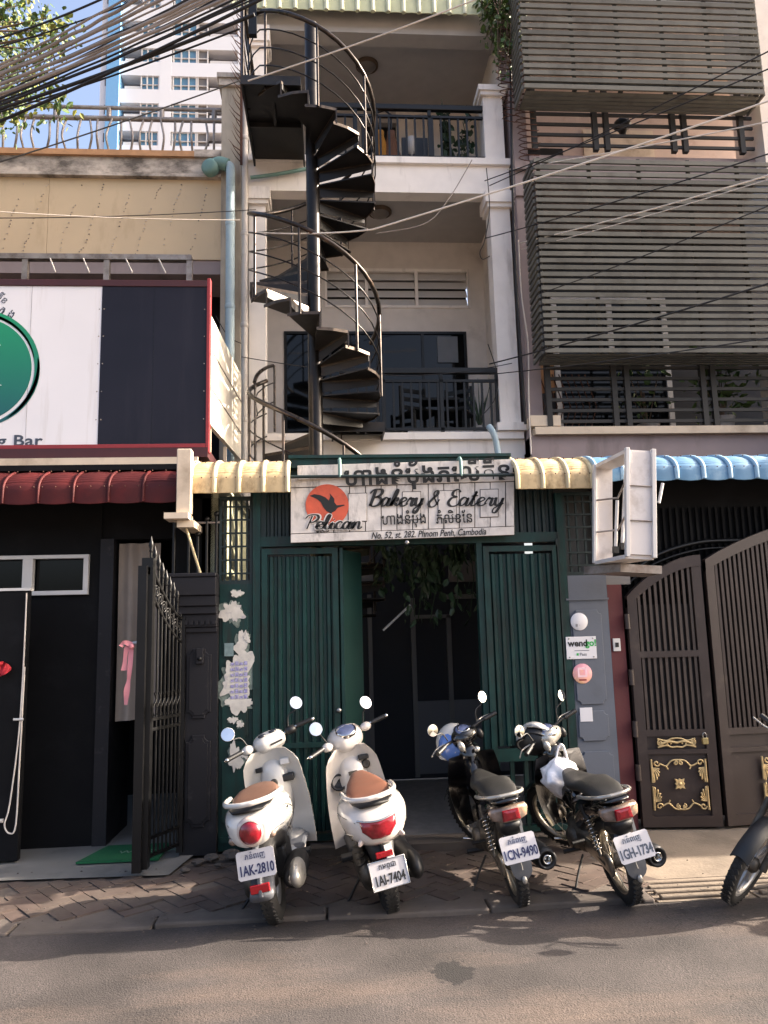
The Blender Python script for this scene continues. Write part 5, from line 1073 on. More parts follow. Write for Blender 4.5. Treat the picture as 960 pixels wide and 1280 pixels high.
# ------------------------------------------------------------------ overhead cables
def ocable(p0, Y0, p1, Y1, r, m, label, sag=.0, group='overhead street cables', wob=0, seed=0):
    if m == 'cablewhite': r *= .72
    a, b = at(*p0, Y0), at(*p1, Y1); d = b-a; a = a-d*.25 if p0[0] <= 60 else a; b = b+d*.2 if p1[0] >= 940 or p1[1] <= 0 else b; rn = random.Random(seed); n = 14
    pts = [a.lerp(b, i/n)+Vector((0,rn.uniform(-wob,wob),-sag*4*(i/n)*(1-i/n)+rn.uniform(-wob,wob))) for i in range(n+1)]
    return tag(MB().tube(smooth_path(pts, 3), r, 7).build('overhead_cable', M[m]), label, 'cable', group)
spec = []
rn = random.Random(41); ORD = ['first','second','third','fourth','fifth','sixth','seventh','eighth','ninth']
for k in range(9):
    spec.append(((0, 78+k*4.2+rn.uniform(-1,1)), -.8-.05*k, (150+k*15, 0), -1.4-.05*k, (.008,.011,.007,.011,.006,.009,.012,.007,.010)[k], 'cable' if k == 5 else 'cablegrey', f'pale grey cable, {ORD[k]} from the top of the thick bundle at top left' if k != 5 else 'black cable, sixth from the top of the thick bundle at top left'))
for k in range(7):
    spec.append(((0, 114+k*2.4), -.7-.04*k, (236+k*12, 0), -1.3-.05*k, (.006,.009,.005,.009,.007,.010,.006)[k], 'cablegrey' if k in (1,) else 'cable', f'dark cable, {ORD[k]} from the top of the flatter bundle leading to the staircase top'))
for k, s_ in enumerate(spec): ocable(*s_, sag=.03+.012*(k % 3), group='bundled cables at top left', wob=.004, seed=k)
for p0, Y0, p1, Y1, r, m, lb_ in [
    ((60,123),-.7,(320,0),-1.2,.012,'cable','black cable just under the bundle, crossing the upper part of the tower'),
    ((40,120),-.6,(318,18),-1.2,.014,'cable','thick black cable sweeping below the bundle towards the staircase top'),
    ((30,128),-.5,(300,36),-1.1,.007,'cable','thin black cable crossing the lower part of the bright tower'),
    ((0,45),-.6,(120,0),-1.0,.008,'cable','thin dark cable cutting the extreme top left corner over the leaves'),
    ((0,56),-.6,(165,0),-1.0,.006,'cable','second thin dark cable over the leaves near the top left corner'),
    ((0,262),.2,(300,275),.6,.005,'cablewhite','thin pale cable stretched flat across the beige wall'),
    ((0,200),.6,(310,97),1.0,.007,'cable','dark cable crossing the rooftop railing at a slant'),
    ((310,101),.3,(600,-5),-.4,.010,'cablewhite','pale cable crossing the upper handrail of the spiral staircase'),
    ((466,287),.2,(960,124),-.8,.011,'cablewhite','pale cable from the staircase up across the gap between the slat screens'),
    ((312,290),1.4,(467,287),.2,.010,'cablewhite','pale cable sagging across the middle handrail of the staircase'),
    ((634,212),2.2,(960,150),-.6,.008,'cablewhite','pale cable just below the dark barred balcony front'),
    ((649,304),2.1,(960,217),-.6,.009,'cablewhite','pale cable slanting over the top of the lower slat screen'),
    ((652,312),2.1,(960,222),-.6,.006,'cablewhite','thinner pale cable right beneath another over the lower slat screen'),
    ((612,232),2.2,(960,62),-.8,.006,'cable','thin dark cable slanting over the upper slat screen'),
    ((606,226),2.2,(960,84),-.8,.006,'cable','thin dark cable crossing the lower edge of the upper slat screen'),
    ((606,298),2.2,(960,190),-.8,.006,'cable','thin dark cable crossing the top of the lower slat screen'),
    ((612,455),2.2,(960,352),-.8,.008,'cable','dark cable rising over the lower half of the lower slat screen'),
    ((302,446),2.1,(505,470),2.25,.005,'cable','thin dark wire across the lower flight of the staircase'),
    ((505,470),2.25,(640,454),2.2,.005,'cable','thin dark wire just above the lower balcony railing'),
    ((612,468),2.2,(960,420),-.6,.006,'cable','dark cable over the bars below the lower slat screen'),
    ((0,270),.3,(320,262),.5,.004,'cable','hair-thin dark wire across the beige wall'),
    ((672,368),1.58,(960,255),-.7,.005,'cable','short dark cable over the right half of the lower slat screen')]:
    ocable(p0, Y0, p1, Y1, r, m, lb_, sag=.03, seed=int(p0[0]+p1[1]))
# cable clump and hooks on rooftop rail
cl_ = thing('cable_clamp', 'black bracket clamping the cables at the top of the staircase', 'bracket', tuple(at(316,20,1.0)))
MB().box(at(311,0,1).x,at(321,0,1).x,.97,1.03,at(316,45,1).z,at(316,-20,1).z).build('bracket', M['iron'], cl_)
# ------------------------------------------------------------------ distant white tower
tw = thing('apartment_tower', 'tall white apartment tower with a pale blue stripe far behind the beige roof', 'building', (-24,75,0))
YT = 75; x0 = at(125,100,YT).x; x1 = at(345,100,YT).x
xs_ = lambda px: at(px,110,YT).x
def tz(y): return at(220,y,YT).z
def tb_(a,b,c,d,z0,z1,m,nm='wall'): return MB().box(a,b,c,d,z0,z1).build(nm, m, tw)
FH = (tz(50)-tz(84)); T_ = M['tower']
base = tz(190)-6*FH; NF = 16
segs = [(xs_(150),xs_(199)),(xs_(214),xs_(298))]
tb_(xs_(125),xs_(134),YT,YT+14,0,base+NF*FH,T_); tb_(xs_(134),xs_(150),YT-.5,YT+14,0,base+NF*FH,M['towerblue'],'stripe')
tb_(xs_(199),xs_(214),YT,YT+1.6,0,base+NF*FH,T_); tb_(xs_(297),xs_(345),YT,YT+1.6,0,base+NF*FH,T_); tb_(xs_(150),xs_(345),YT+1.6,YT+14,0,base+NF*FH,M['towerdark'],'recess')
wlm = {}
for f in range(NF):
    z = base+f*FH
    for a, b in ((xs_(150),xs_(199)),(xs_(214),xs_(297))): tb_(a,b,YT+.01,YT+1.59,z-.28*FH,z+.22*FH,T_,'spandrel')
    if f < 5: continue
    for wx0, wx1, kind in ((176,198,'w'),(216,245,'w'),(247,259,'g'),(155,175,'b'),(262,296,'b')):
        a, b = xs_(wx0), xs_(wx1)
        if kind == 'b':
            r_ = tb_(a,b,YT+.2,YT+.3,z+.22*FH,z+.36*FH,M['upvc'],'balcony_rail'); continue
        wi = MB(); zt_ = z+.72*FH; zb2 = z+.22*FH; nn_ = 3 if kind == 'w' else 1
        for k in range(nn_+1): xx = a+(b-a)*k/nn_; wi.box(xx-.07,xx+.07,YT+.1,YT+.3,zb2,zt_)
        wi.box(a,b,YT+.11,YT+.29,zb2+.18*FH,zb2+.2*FH); wi = wi.build('window', M['upvc'], tw)
        MB().box(a,b,YT+.32,YT+.4,zb2,zt_).build('pane', M['glassblue'] if kind == 'w' else M['greyframe'], wi)
    if f % 1 == 0:
        for px in (128,): MB().box(xs_(131),xs_(133.5),YT-.1,YT,z+.3*FH,z+.6*FH).build('window', M['greyframe'], tw)
# ------------------------------------------------------------------ street tree leaning in at top left
tr = thing('street_tree', 'green leafy branches reaching in over the rooftop railing at top left', 'tree', (-5.2,-.3,0))
rn = random.Random(23); tk = MB(); B0 = Vector((-5.2,-.2,0))
tk.tube(smooth_path([(-5.2,-.2,0),(-5.1,-.2,2.5),(-4.9,-.1,4.8),(-4.6,.1,6.2)],6), [.16-.004*i for i in range(19)], 10); tk.build('trunk', M['bark'], tr)
lm_ = MB(); lm2 = MB(); br = MB()
tips = [(x,y,rn.uniform(.3,1.2)) for x,y in ((10,18),(40,28),(20,42),(60,38),(5,60),(25,75),(48,95),(10,100),(30,112),(12,130),(60,22),(-10,10),(75,40),(-15,60),(-12,110),(3,8),(30,5),(2,142),(52,62),(70,128),(10,88),(-20,30),(-30,80),(-35,130))]
for x, y, Y_ in tips:
    p = at(x, y, Y_); o = Vector((-4.5,.2,6.0))+Vector((0,0,(p.z-6)*.3)); mid_ = o.lerp(p,.55)+Vector((0,rn.uniform(-.1,.1),.12))
    br.tube(smooth_path([o,mid_,p],4), [.025-.0026*i for i in range(9)], 6)
    for (mb, n_) in ((lm_,34),(lm2,16)):
        leafset(mb, [p+Vector((rn.gauss(0,.10),rn.gauss(0,.10),rn.gauss(-.04,.075))) for _ in range(n_+12)], .062, rn, droop=.5)
for k in range(60):
    p = Vector((rn.gauss(-4.7,.7), rn.gauss(-.2,.6), rn.gauss(7.2,.6)))
    if p.x > -3.6: continue
    leafset(lm_, [p+Vector((rn.gauss(0,.2),rn.gauss(0,.2),rn.gauss(0,.15))) for _ in range(30)], .1, rn)
br.build('branch', M['bark'], tr, kind='stuff'); lm_.build('crown', M['leaf'], tr, kind='stuff'); lm2.build('crown', M['leafyel'], tr, kind='stuff')
# ------------------------------------------------------------------ motor scooters and motorcycles (x forward, y left, z up, origin at the rear contact point)
TY = mat('tyre_rubber', '1a1918', .8, var=.2, scale=20, bump=.3, bscale=80, local=True, dirt='4b4540', dscale=6, damt=.4)
PW = mat('scooter_white', 'b8b5b0', .2, var=.03, scale=5, bump=0, coat=.7, local=True, dirt='aaa295', dscale=4, damt=.25); PW2 = mat('scooter_pearl', 'c0b9b2', .18, var=.03, bump=0, coat=.8, local=True, dirt='b3a797', dscale=4, damt=.2); SEAM = mat('seam_shadow_gap', '2a2826', .7, bump=0, local=True)
TAN = mat('tan_seat', '5c4133', .6, var=.08, scale=14, bump=.25, bscale=300, local=True); TAN2 = mat('tan_seat_warm', '684231', .55, var=.08, scale=14, bump=.25, bscale=300, local=True)
BP = mat('black_plastic', '111113', .5, var=.15, bump=.1, bscale=300, local=True, dirt='2d2a27', dscale=6, damt=.3); BG = mat('black_gloss', '08080a', .12, var=.05, bump=0, coat=.6, local=True, dirt='1c1b1a', dscale=5, damt=.2)
ENG = mat('engine_metal', '57524b', .5, .6, var=.3, scale=15, bump=.4, local=True, dirt='2b2622', dscale=9, damt=.5); CH = mat('vehicle_chrome', 'c9c6c1', .12, 1, var=.05, bump=0, local=True, dirt='7d746a', dscale=12, damt=.2)
RIMM = mat('rim_steel', '9d968a', .3, .85, var=.15, bump=0, local=True, dirt='5b5144', dscale=10, damt=.5); ALM = mat('cast_alloy', 'a8a6a4', .35, .7, var=.06, bump=0, local=True)
RED = mat('tail_lamp_red', '780d1a', .12, var=.3, scale=30, bump=.25, bscale=120, local=True, coat=.6); CLR = mat('clear_lens', 'b8a89f', .12, var=.2, scale=25, bump=.2, bscale=120, local=True, coat=.6); CLRD = mat('smoked_lens', '76655a', .12, var=.45, scale=25, bump=.3, bscale=120, local=True, coat=.6, dirt='b99470', dscale=9, damt=.4); REDR = mat('reflector_red', '8c141c', .25, var=.1, scale=60, bump=.3, local=True)
GREYP = mat('grey_fender_plastic', '4d4f54', .4, var=.08, bump=.08, local=True, dirt='7a6f62', dscale=5, damt=.3); SILV = mat('silver_paint', 'a9a59d', .28, .5, var=.05, bump=0, local=True, dirt='6f6354', dscale=8, damt=.3)
SEAT = mat('black_seat', '1d1c1a', .5, var=.12, bump=.25, bscale=250, local=True, dirt='3b3a33', dscale=5, damt=.3)
MIR = mat('mirror_glass', 'd8dadc', .03, 1, var=.01, bump=0, local=True); DIAL = mat('dial_face', '5d6684', .18, var=.25, scale=20, bump=0, local=True, coat=.6); DIALD = mat('dial_dark', '23262e', .15, var=.2, bump=0, local=True, coat=.6)
PLATE = mat('number_plate', 'b4b1b3', .4, var=.04, bump=.05, local=True, dirt='8f8880', dscale=9, damt=.25); PBL = mat('plate_blue', '24264a', .5, var=.15, bump=0, local=True)
class Veh:
    def __init__(s, name, label, cat, rear, front, lean, wb, steer, group, S=.88):
        d = Vector(front)-Vector(rear); hd = math.atan2(d.y, d.x); pitch = math.atan2(d.z, math.hypot(d.x, d.y))
        s.t = thing(name, label, cat, rear, group, rot=(-R(lean), -pitch, hd)); s.t.scale = (S, S, S); s.wb = wb
        s.head = Vector((wb-.30, 0, .92)); ax = (s.head-Vector((wb, 0, .28))).normalized()
        s.M = Matrix.Translation(s.head) @ Matrix.Rotation(R(steer), 4, ax) @ Matrix.Translation(-s.head)
    def b(s, mb, name, m, parent=None, steer=False, **k):
        if steer: mb.v = [tuple(s.M @ Vector(v)) for v in mb.v]
        return mb.build(name, m, parent or s.t, **k)
    def wheel(s, x, r, w, style, steer=False, y=0):
        hub = s.b(MB().lathe((x,y-.05,r), (0,1,0), [(.001,0),(.03,0),(.05,.02),(.05,.08),(.03,.1),(.001,.1)], 16), 'wheel', ENG, steer=steer)
        pr = [(r-w*.95,-w*.36),(r-w*.8,-w*.5),(r-w*.4,-w*.5),(r-w*.12,-w*.34),(r,-w*.1),(r,w*.1),(r-w*.12,w*.34),(r-w*.4,w*.5),(r-w*.8,w*.5),(r-w*.95,w*.36)]
        tb = MB().lathe((x,y,r), (0,1,0), pr, 40)
        for k in range(44):   # tread blocks
            a = 2*PI*k/44
            for sd_ in (-1, 1):
                c = Vector((x+(r-w*.05)*math.cos(a+.03*sd_), y+sd_*w*.2, r+(r-w*.05)*math.sin(a+.03*sd_))); rad = Vector((math.cos(a),0,math.sin(a))); tn = Vector((-math.sin(a),0,math.cos(a))); side = Vector((0,1,0))
                tb.beam(c-tn*.011+side*.01*sd_, c+tn*.011-side*.008*sd_, w*.26, .012, up=rad)
        s.b(tb, 'tyre', TY, hub, steer)
        ri = r-w*.9; s.b(MB().lathe((x,y,r), (0,1,0), [(ri,-w*.36),(ri-.012,-w*.3),(ri-.02,-w*.1),(ri-.02,w*.1),(ri-.012,w*.3),(ri,w*.36),(ri+.006,w*.36),(ri+.002,0),(ri+.006,-w*.36),(ri,-w*.36)], 36), 'rim', RIMM if style == 'wire' else ALM, hub, steer)
        if style == 'wire':
            for k in range(18):
                a = 2*PI*k/18; a2 = a+.5*(1 if k % 2 else -1); sy = .035*(1 if k % 2 else -1)
                s.b(MB().tube([(x+.045*math.cos(a2), y+sy, r+.045*math.sin(a2)), (x+(ri-.015)*math.cos(a), y, r+(ri-.015)*math.sin(a))], .0022, 4), 'spoke', RIMM, hub, steer)
            s.b(MB().lathe((x,y-.065,r), (0,1,0), [(.001,0),(.065,0),(.07,.01),(.06,.03),(.001,.03)], 18), 'brake_drum', ENG, hub, steer)
        else:
            for k in range(6 if style == 'alloy' else 5):
                a = 2*PI*k/(6 if style == 'alloy' else 5); q = lambda rr, aa: (x+rr*math.cos(aa), y, r+rr*math.sin(aa))
                s.b(MB().beam(q(.03,a), q(ri-.008,a+.12), .028, .02, up=(0,1,0)).beam(q(.06,a), q(ri-.008,a-.1), .016, .012, up=(0,1,0)), 'spoke', ALM, hub, steer)
        return hub
    def mirror(s, sx, base, top, r=.055, tilt=0, m=BP, up=.3):
        # face towards the rider
        c = Vector(top); st = s.b(MB().tube(smooth_path([base, (base[0]-.01, base[1]+.03*sx, base[2]+.08), (c.x+.02, c.y-.02*sx, c.z-.05), (c.x+.02,c.y,c.z)], 4), .006, 6), 'mirror_stem', CH if m is CH else BP, steer=True)
        ax = Vector((-1,.12*sx+tilt,up)).normalized(); mi = s.b(MB().lathe(c, ax, [(.001,-.03),(r*.6,-.022),(r*.95,-.008),(r,0),(r*.96,.004)], 22), 'mirror', m, steer=True)
        s.b(MB().lathe(c, ax, [(r*.96,.003),(.001,.004)], 22), 'mirror_glass', MIR, mi, True)
        return mi
    def plate(s, x, z, tilt, code, w=.235, h=.165, top='ភនំពេញ', m=PBL, frame=None):
        rot = (PI/2-tilt, 0, -PI/2)
        Rm = Matrix.Translation((x,0,z)) @ Matrix.Rotation(-PI/2, 4, 'Z') @ Matrix.Rotation(-tilt, 4, 'X')
        mb = MB().prism([(-w/2+.012,-h/2),(w/2-.012,-h/2),(w/2,-h/2+.012),(w/2,h/2-.012),(w/2-.012,h/2),(-w/2+.012,h/2),(-w/2,h/2-.012),(-w/2,-h/2+.012)], 'y', 0, .004); mb.v = [tuple(Rm @ Vector(v)) for v in mb.v]
        p = s.b(mb, 'number_plate', PLATE)
        def tx(body, u, v, size, mm, sx=1, sp=1, bold=0):
            q = Rm @ Vector((u, -.0015, v)); return text(body, q, size, mm, p, rot=rot, ext=.0008, sx=sx, align='CENTER', bold=bold, sp=sp)
        tx(code, 0, -h*.34, .080, m, sx=.66, bold=.0020, sp=1.0); tx(top, .0, h*.2, .046, m, sx=.9)
        if frame:
            fr_ = MB(); q = [(-w/2,-h/2),(w/2,-h/2),(w/2,h/2),(-w/2,h/2)]; fr_.tube([Rm @ Vector((a,-.002,b)) for a,b in q], .0045, 5, closed=True); s.b(fr_, 'plate_frame', frame, p)
        return p
def bulge(u, v): return 0
def scooter(name_label, rear, front, lean, steer, style, code):
    A = style == 'A'; V = Veh('scooter', name_label, 'scooter', rear, front, lean, 1.24, steer, 'white scooters parked by the green gate'); P_ = PW if A else PW2
    V.wheel(0, .255, .11, 'disc'); V.wheel(1.24, .255, .10, 'alloy', steer=True)
    # tail body
    if A: secs = [(-.365,0,.655,.085,.05,3),(-.35,0,.66,.125,.085,3),(-.29,0,.675,.155,.105,3),(-.16,0,.68,.18,.118,3),(.02,0,.66,.185,.135,2.8),(.22,0,.62,.19,.16,2.4),(.40,0,.56,.165,.19,2.6),(.52,0,.50,.13,.20,3),(.56,0,.48,.11,.18,3)]
    else: secs = [(-.375,0,.63,.06,.04,2),(-.36,0,.64,.125,.085,2.6),(-.31,0,.65,.175,.122,2.7),(-.2,0,.655,.21,.142,2.7),(-.03,0,.65,.22,.155,2.6),(.17,0,.62,.21,.165,2.5),(.36,0,.57,.185,.18,2.5),(.5,0,.50,.14,.19,3),(.55,0,.48,.11,.17,3)]
    body_ = V.b(MB().body(secs, 36, tp=.2 if A else .16), 'tail_body', P_)
    S_ = TAN if A else TAN2
    zs = .02 if A else .035
    sA = [(-.19,0,.765+zs,.10,.014,3),(-.16,0,.772+zs,.13,.022,3.2),(-.03,0,.78+zs,.15,.03,3.2),(.12,0,.785+zs,.14,.032,3),(.24,0,.785+zs,.10,.03,2.6),(.33,0,.78+zs,.05,.022,2.3),(.36,0,.775+zs,.02,.012,2)]
    seat = V.b(MB().body(sA if A else [(-.24,0,.758+zs,.10,.016,3),(-.21,0,.765+zs,.135,.026,3.2),(-.05,0,.778+zs,.145,.034,3.2),(.14,0,.785+zs,.115,.036,2.8),(.28,0,.79+zs,.08,.034,2.5),(.40,0,.785+zs,.06,.03,2.3),(.46,0,.78+zs,.025,.018,2)], 24), 'seat', S_)
    # grab rail loop
    gz_ = .765+zs+(.028 if A else .012)
    V.b(MB().tube(smooth_path([(.0,.17,gz_),(-.18,.165,gz_+.015),(-.30,.13,gz_+.02),(-.35,.05,gz_+.018),(-.355,0,gz_+.018),(-.35,-.05,gz_+.018),(-.30,-.13,gz_+.02),(-.18,-.165,gz_+.015),(.0,-.17,gz_)],4), .017, 8), 'grab_rail', P_)
    V.b(MB().body([(-.335,0,gz_-.028,.10,.012,2.5),(-.25,0,gz_-.022,.135,.012,2.5),(-.1,0,gz_-.02,.14,.01,2.5)], 16), 'grip_recess', BP)
    def sp3(x, ang, k=1.006, tp=.2 if A else .16):
        for q0, q1 in zip(secs[:-1], secs[1:]):
            if q0[0] <= x <= q1[0]:
                f = (x-q0[0])/(q1[0]-q0[0]); q = [a_+(b_-a_)*f for a_, b_ in zip(q0, q1)]; c_, d_ = math.cos(ang), math.sin(ang)
                return (x, q[1]+q[3]*k*math.copysign(abs(c_)**(2/q[5]), c_)*(1+tp*d_), q[2]+q[4]*k*math.copysign(abs(d_)**(2/q[5]), d_))
    for sg_ in (0, 1):
        f_ = (lambda a: PI-a) if sg_ else (lambda a: a)
        V.b(MB().tube([sp3(-.34+.08*k, f_(R(28-3.2*k))) for k in range(11)], .0028, 5), 'panel_seam', SEAM, body_); V.b(MB().tube([sp3(.20+.012*k, f_(R(30-11*k))) for k in range(9)], .0028, 5), 'panel_seam', SEAM, body_)
        V.b(MB().tube([sp3(-.31+.035*k, f_(R(-8-1.5*k))) for k in range(7)], .006, 5), 'side_trim', CH if not A else GREYP, body_)
        V.b(MB().ball(sp3(.02, f_(R(6)), 1.0), (.045,.006,.010), 12, 6), 'badge', CH, body_)
    if A:
        lh = V.b(MB().lathe((-.335,.0,.665), (-1,0,-.06), [(.092,-.03),(.092,.02),(.08,.032),(.07,.036)], 28), 'lamp_bezel', CLR); V.b(MB().lathe((-.345,0,.662), (-1,0,-.06), [(.074,.0),(.068,.028),(.04,.045),(.001,.05)], 26), 'tail_lamp', RED, lh)
        for sy in (-1,1): V.b(MB().ball((-.325,sy*.118,.625),(.026,.032,.026),14,8), 'turn_signal', CLRD)
    else:
        poly = [(-.09,.035),(0,.02),(.09,.035),(.085,-.02),(.045,-.065),(0,-.07),(-.045,-.065),(-.085,-.02)]
        rs_ = []
        for f, dx in ((1,.03),(1,-.012),(.8,-.028),(.3,-.036)): rs_.append([(-.372+dx+abs(p[0])**1.5*.75, p[0]*f*1.3, .665+p[1]*f*1.15) for p in poly])
        V.b(MB().rings(rs_), 'tail_lamp', RED)
        V.b(MB().tube(smooth_path([(-.345,.13,.712),(-.375,.07,.700),(-.388,0,.694),(-.375,-.07,.700),(-.345,-.13,.712)],3),.007,6), 'lamp_trim', CH)
        for sy in (-1,1): 
            mb = MB().ball((0,0,0),(.014,.05,.022),14,8); rt2 = Matrix.Translation((-.322,sy*.118,.585)) @ Matrix.Rotation(sy*.75,4,'Z') @ Matrix.Rotation(sy*-.5,4,'X'); mb.v = [tuple(rt2 @ Vector(v)) for v in mb.v]; V.b(mb, 'turn_signal', CLR)
    # rear fender, plate holder, reflector
    if A:
        V.b(MB().beam((-.27,0,.60),(-.325,0,.27),.11,.025,up=(0,1,0)), 'rear_fender', GREYP, bevel=.006); V.plate(-.355, .475, .2, code, top='ភនំពេញ'); V.b(MB().box(-.372,-.35,-.06,.06,.305,.355), 'reflector', REDR, bevel=.004); V.b(MB().body([(-.36,0,.28,.075,.03,3),(-.30,0,.29,.08,.04,3),(-.2,0,.36,.07,.05,3)],14), 'mud_guard', GREYP)
    else:
        V.b(MB().beam((-.24,0,.55),(-.30,0,.34),.10,.025,up=(0,1,0)), 'rear_fender', BP, bevel=.006); V.plate(-.385, .37, .22, code, frame=CH, top='កមពុជា', m=M['ink']); V.b(MB().box(-.345,-.32,-.055,.055,.455,.49), 'reflector', REDR, bevel=.004)
        V.b(MB().beam((-.31,-.03,.52),(-.33,-.035,.44),.05,.02), 'plate_stay', PW2)
    V.b(MB().body([(-.26,0,.44,.07,.10,2.5),(-.1,0,.53,.11,.05,2.5),(.15,0,.50,.12,.10,2.5),(.3,0,.42,.11,.14,2.5)],16), 'under_cowl', BP)
    # engine, transmission (left), exhaust (right), shock
    eng = V.b(MB().body([(-.1,.11,.27,.045,.075,2.6),(.05,.115,.28,.05,.095,2.6),(.3,.115,.29,.05,.085,2.6),(.42,.10,.30,.04,.07,2.6)],18), 'transmission_case', ENG); V.b(MB().box(.12,.40,-.11,.07,.22,.42), 'engine_block', BP, bevel=.02)
    ex = V.b(MB().lathe((.34,-.165,.28), (-1,-.03,.03), [(.03,0),(.055,.05),(.072,.1),(.078,.2),(.078,.42),(.07,.5),(.035,.53),(.03,.5)], 22), 'exhaust', BP)
    sh = []
    for i in range(7):
        x = .10-.36*i/6; sh.append([(x, -.168-.085*math.cos(a)*(1 if True else 1), .28+.085*math.sin(a)) for a in [R(-70)+R(140)*j/8 for j in range(9)]])
    hs = MB(); n_ = 9; vs = [p for r_ in sh for p in r_]; hs.add(vs, [[i*n_+j,i*n_+j+1,(i+1)*n_+j+1,(i+1)*n_+j] for i in range(6) for j in range(8)], True)
    hs2 = V.b(MB().ball((-.10,-.20,.30) if A else (-.14,-.2,.30), (.15,.055,.085), 18, 10), 'heat_shield', SILV if A else BP, ex)
    V.b(MB().lathe((-.19,-.185,.292), (-1,-.03,.03), [(.04,0),(.036,.02),(.001,.01)], 16), 'exhaust_tip', CH, ex)
    for sy in (.13,): 
        pts = [(-.06+.03*math.cos(k*.9)*1+.006*k*.5, sy+.03*math.sin(k*.9), .30+.0052*k) for k in range(48)]; V.b(MB().tube(pts, .006, 5), 'shock_spring', ENG)
    # floorboard, leg shield, tunnel
    V.b(MB().box(.50,.92,-.17,.17,.24,.29), 'floorboard', BP if not A else GREYP, bevel=.02)
    V.b(MB().body([(.45,0,.245,.15,.06,3),(.7,0,.235,.165,.05,3),(.95,0,.26,.15,.06,3)],18), 'floor_skirt', P_)
    wt, wb_ = (.19, .215) if A else (.175, .235)
    def shield(u, v):
        z = .20+.76*v; hw = (wb_*(1-v)+wt*v)*1.06*(1.0-.35*max(0,(v-.82)/.18)**2)*(1+.10*math.sin(PI*v)); y = (u*2-1)*hw; x = .98-.16*v+.02*math.sin(PI*v)-abs(u*2-1)**2.2*.075
        return (x, y, z)
    V.b(MB().shell(shield, 14, 14, (.035,0,.0)), 'leg_shield', P_)
    V.b(MB().body([(.80,0,.72,.07,.11,2.6),(.86,0,.70,.11,.19,2.6),(.93,0,.66,.13,.25,2.6)],18), 'inner_panel', P_)
    if A:
        V.b(MB().box(.80,.87,-.155,-.06,.70,.755), 'glove_box', BP, bevel=.012); V.b(MB().box(.80,.86,-.14,-.07,.83,.875), 'switch_panel', M['upvc'], bevel=.006); V.b(MB().box(.82,.87,.08,.13,.80,.835), 'hook_recess', BP, bevel=.005); V.b(MB().lathe((.80,0,.71),(-1,0,.1),[(.03,-.02),(.03,.005),(.02,.01),(.001,.002)],16), 'ignition', ENG)
    else:
        V.b(MB().lathe((.845,.125,.70),(-1,0,.15),[(.065,-.03),(.065,.005),(.05,.01),(.045,-.02),(.001,-.02)],18), 'speaker_pocket', BP); V.b(MB().lathe((.835,-.11,.79),(-1,0,.15),[(.035,-.02),(.035,.006),(.02,.01),(.001,.004)],16), 'ignition', ENG)
        V.b(MB().box(.80,.86,-.14,-.06,.83,.87), 'switch_panel', BP, bevel=.01); V.b(MB().box(.79,.83,-.03,.04,.74,.77), 'badge_plate', ENG, bevel=.004); V.b(MB().box(.785,.83,-.04,.03,.65,.71), 'vent', BP, bevel=.006); V.b(MB().box(.80,.86,-.17,-.09,.62,.68), 'pocket', BP, bevel=.01)
    # front apron and headset
    V.b(MB().body([(.88,0,.80,.13,.12,2.4),(.97,0,.74,.17,.2,2.4),(1.05,0,.66,.16,.24,2.4),(1.10,0,.60,.12,.22,2.2),(1.125,0,.56,.05,.15,2)],22), 'front_apron', P_)
    hd = MB()
    if A: hd.body([(.80,0,1.0,.06,.03,2.4),(.82,0,1.005,.115,.055,2.6),(.90,0,1.0,.135,.085,2.6),(.98,0,.985,.12,.095,2.4),(1.04,0,.97,.075,.07,2.2),(1.06,0,.965,.03,.03,2)],24)
    else: hd.body([(.79,0,.99,.05,.04,2.2),(.81,0,1.0,.11,.075,2.3),(.88,0,1.005,.145,.105,2.3),(.97,0,.99,.14,.115,2.2),(1.05,0,.97,.10,.095,2.1),(1.09,0,.965,.04,.05,2)],24)
    hset = V.b(hd, 'headset', P_, steer=True)
    if A:
        for sy in (-1,1): V.b(MB().ball((.87,sy*.045,1.073),(.038,.032,.014),16,8), 'gauge', DIALD, hset, True)
        V.b(MB().box(.795,.806,-.08,.02,.985,1.0), 'vent', BP, hset, True)
    else: V.b(MB().lathe((.845,0,1.075),(-.45,0,1),[(.082,-.02),(.085,.006),(.074,.012)],26), 'gauge_rim', CH, hset, True); V.b(MB().lathe((.845,0,1.077),(-.45,0,1),[(.075,.006),(.05,.014),(.001,.018)],26), 'gauge', DIAL, hset, True)
    V.b(MB().lathe((1.05,0,.97),(1,0,-.1),[(.075,-.02),(.078,.02),(.06,.04),(.001,.05)],22), 'headlight', CLR, hset, True)
    for sy in (-1,1):
        V.b(MB().body([(-.045,0,0,.03,.02,2.4),(0,0,0,.06,.035,2.4),(.045,0,0,.03,.02,2.4)],12) if False else MB().ball((.87,sy*.185,1.02),(.045,.05,.036),14,8), 'switch_pod', P_ if not A or sy > 0 else BP, steer=True)
        V.b(MB().tube([(.90,sy*.10,1.01),(.86,sy*.22,1.03),(.82,sy*.34,1.03)], .013, 8), 'handlebar', CH, steer=True); g_ = V.b(MB().tube([(.85,sy*.235,1.03),(.815,sy*.355,1.03)], .018, 10), 'grip', BP, steer=True); V.b(MB().ball((.812,sy*.365,1.03),.017,10,6), 'bar_end', CH, g_, True)
        V.b(MB().tube(smooth_path([(.90,sy*.19,1.02),(.90,sy*.28,1.025),(.865,sy*.38,1.02)],4), .007, 6), 'brake_lever', CH if sy > 0 else BP, steer=True)
        V.mirror(sy, (.87,sy*.175,1.05), (.82,sy*(.29 if A else .24),1.20), .052, m=M['upvc'] if not A or sy > 0 else BP)
    V.b(MB().tube([(.965,0,.90),(1.20,0,.36)], .028, 10), 'steering_column', BP, steer=True)
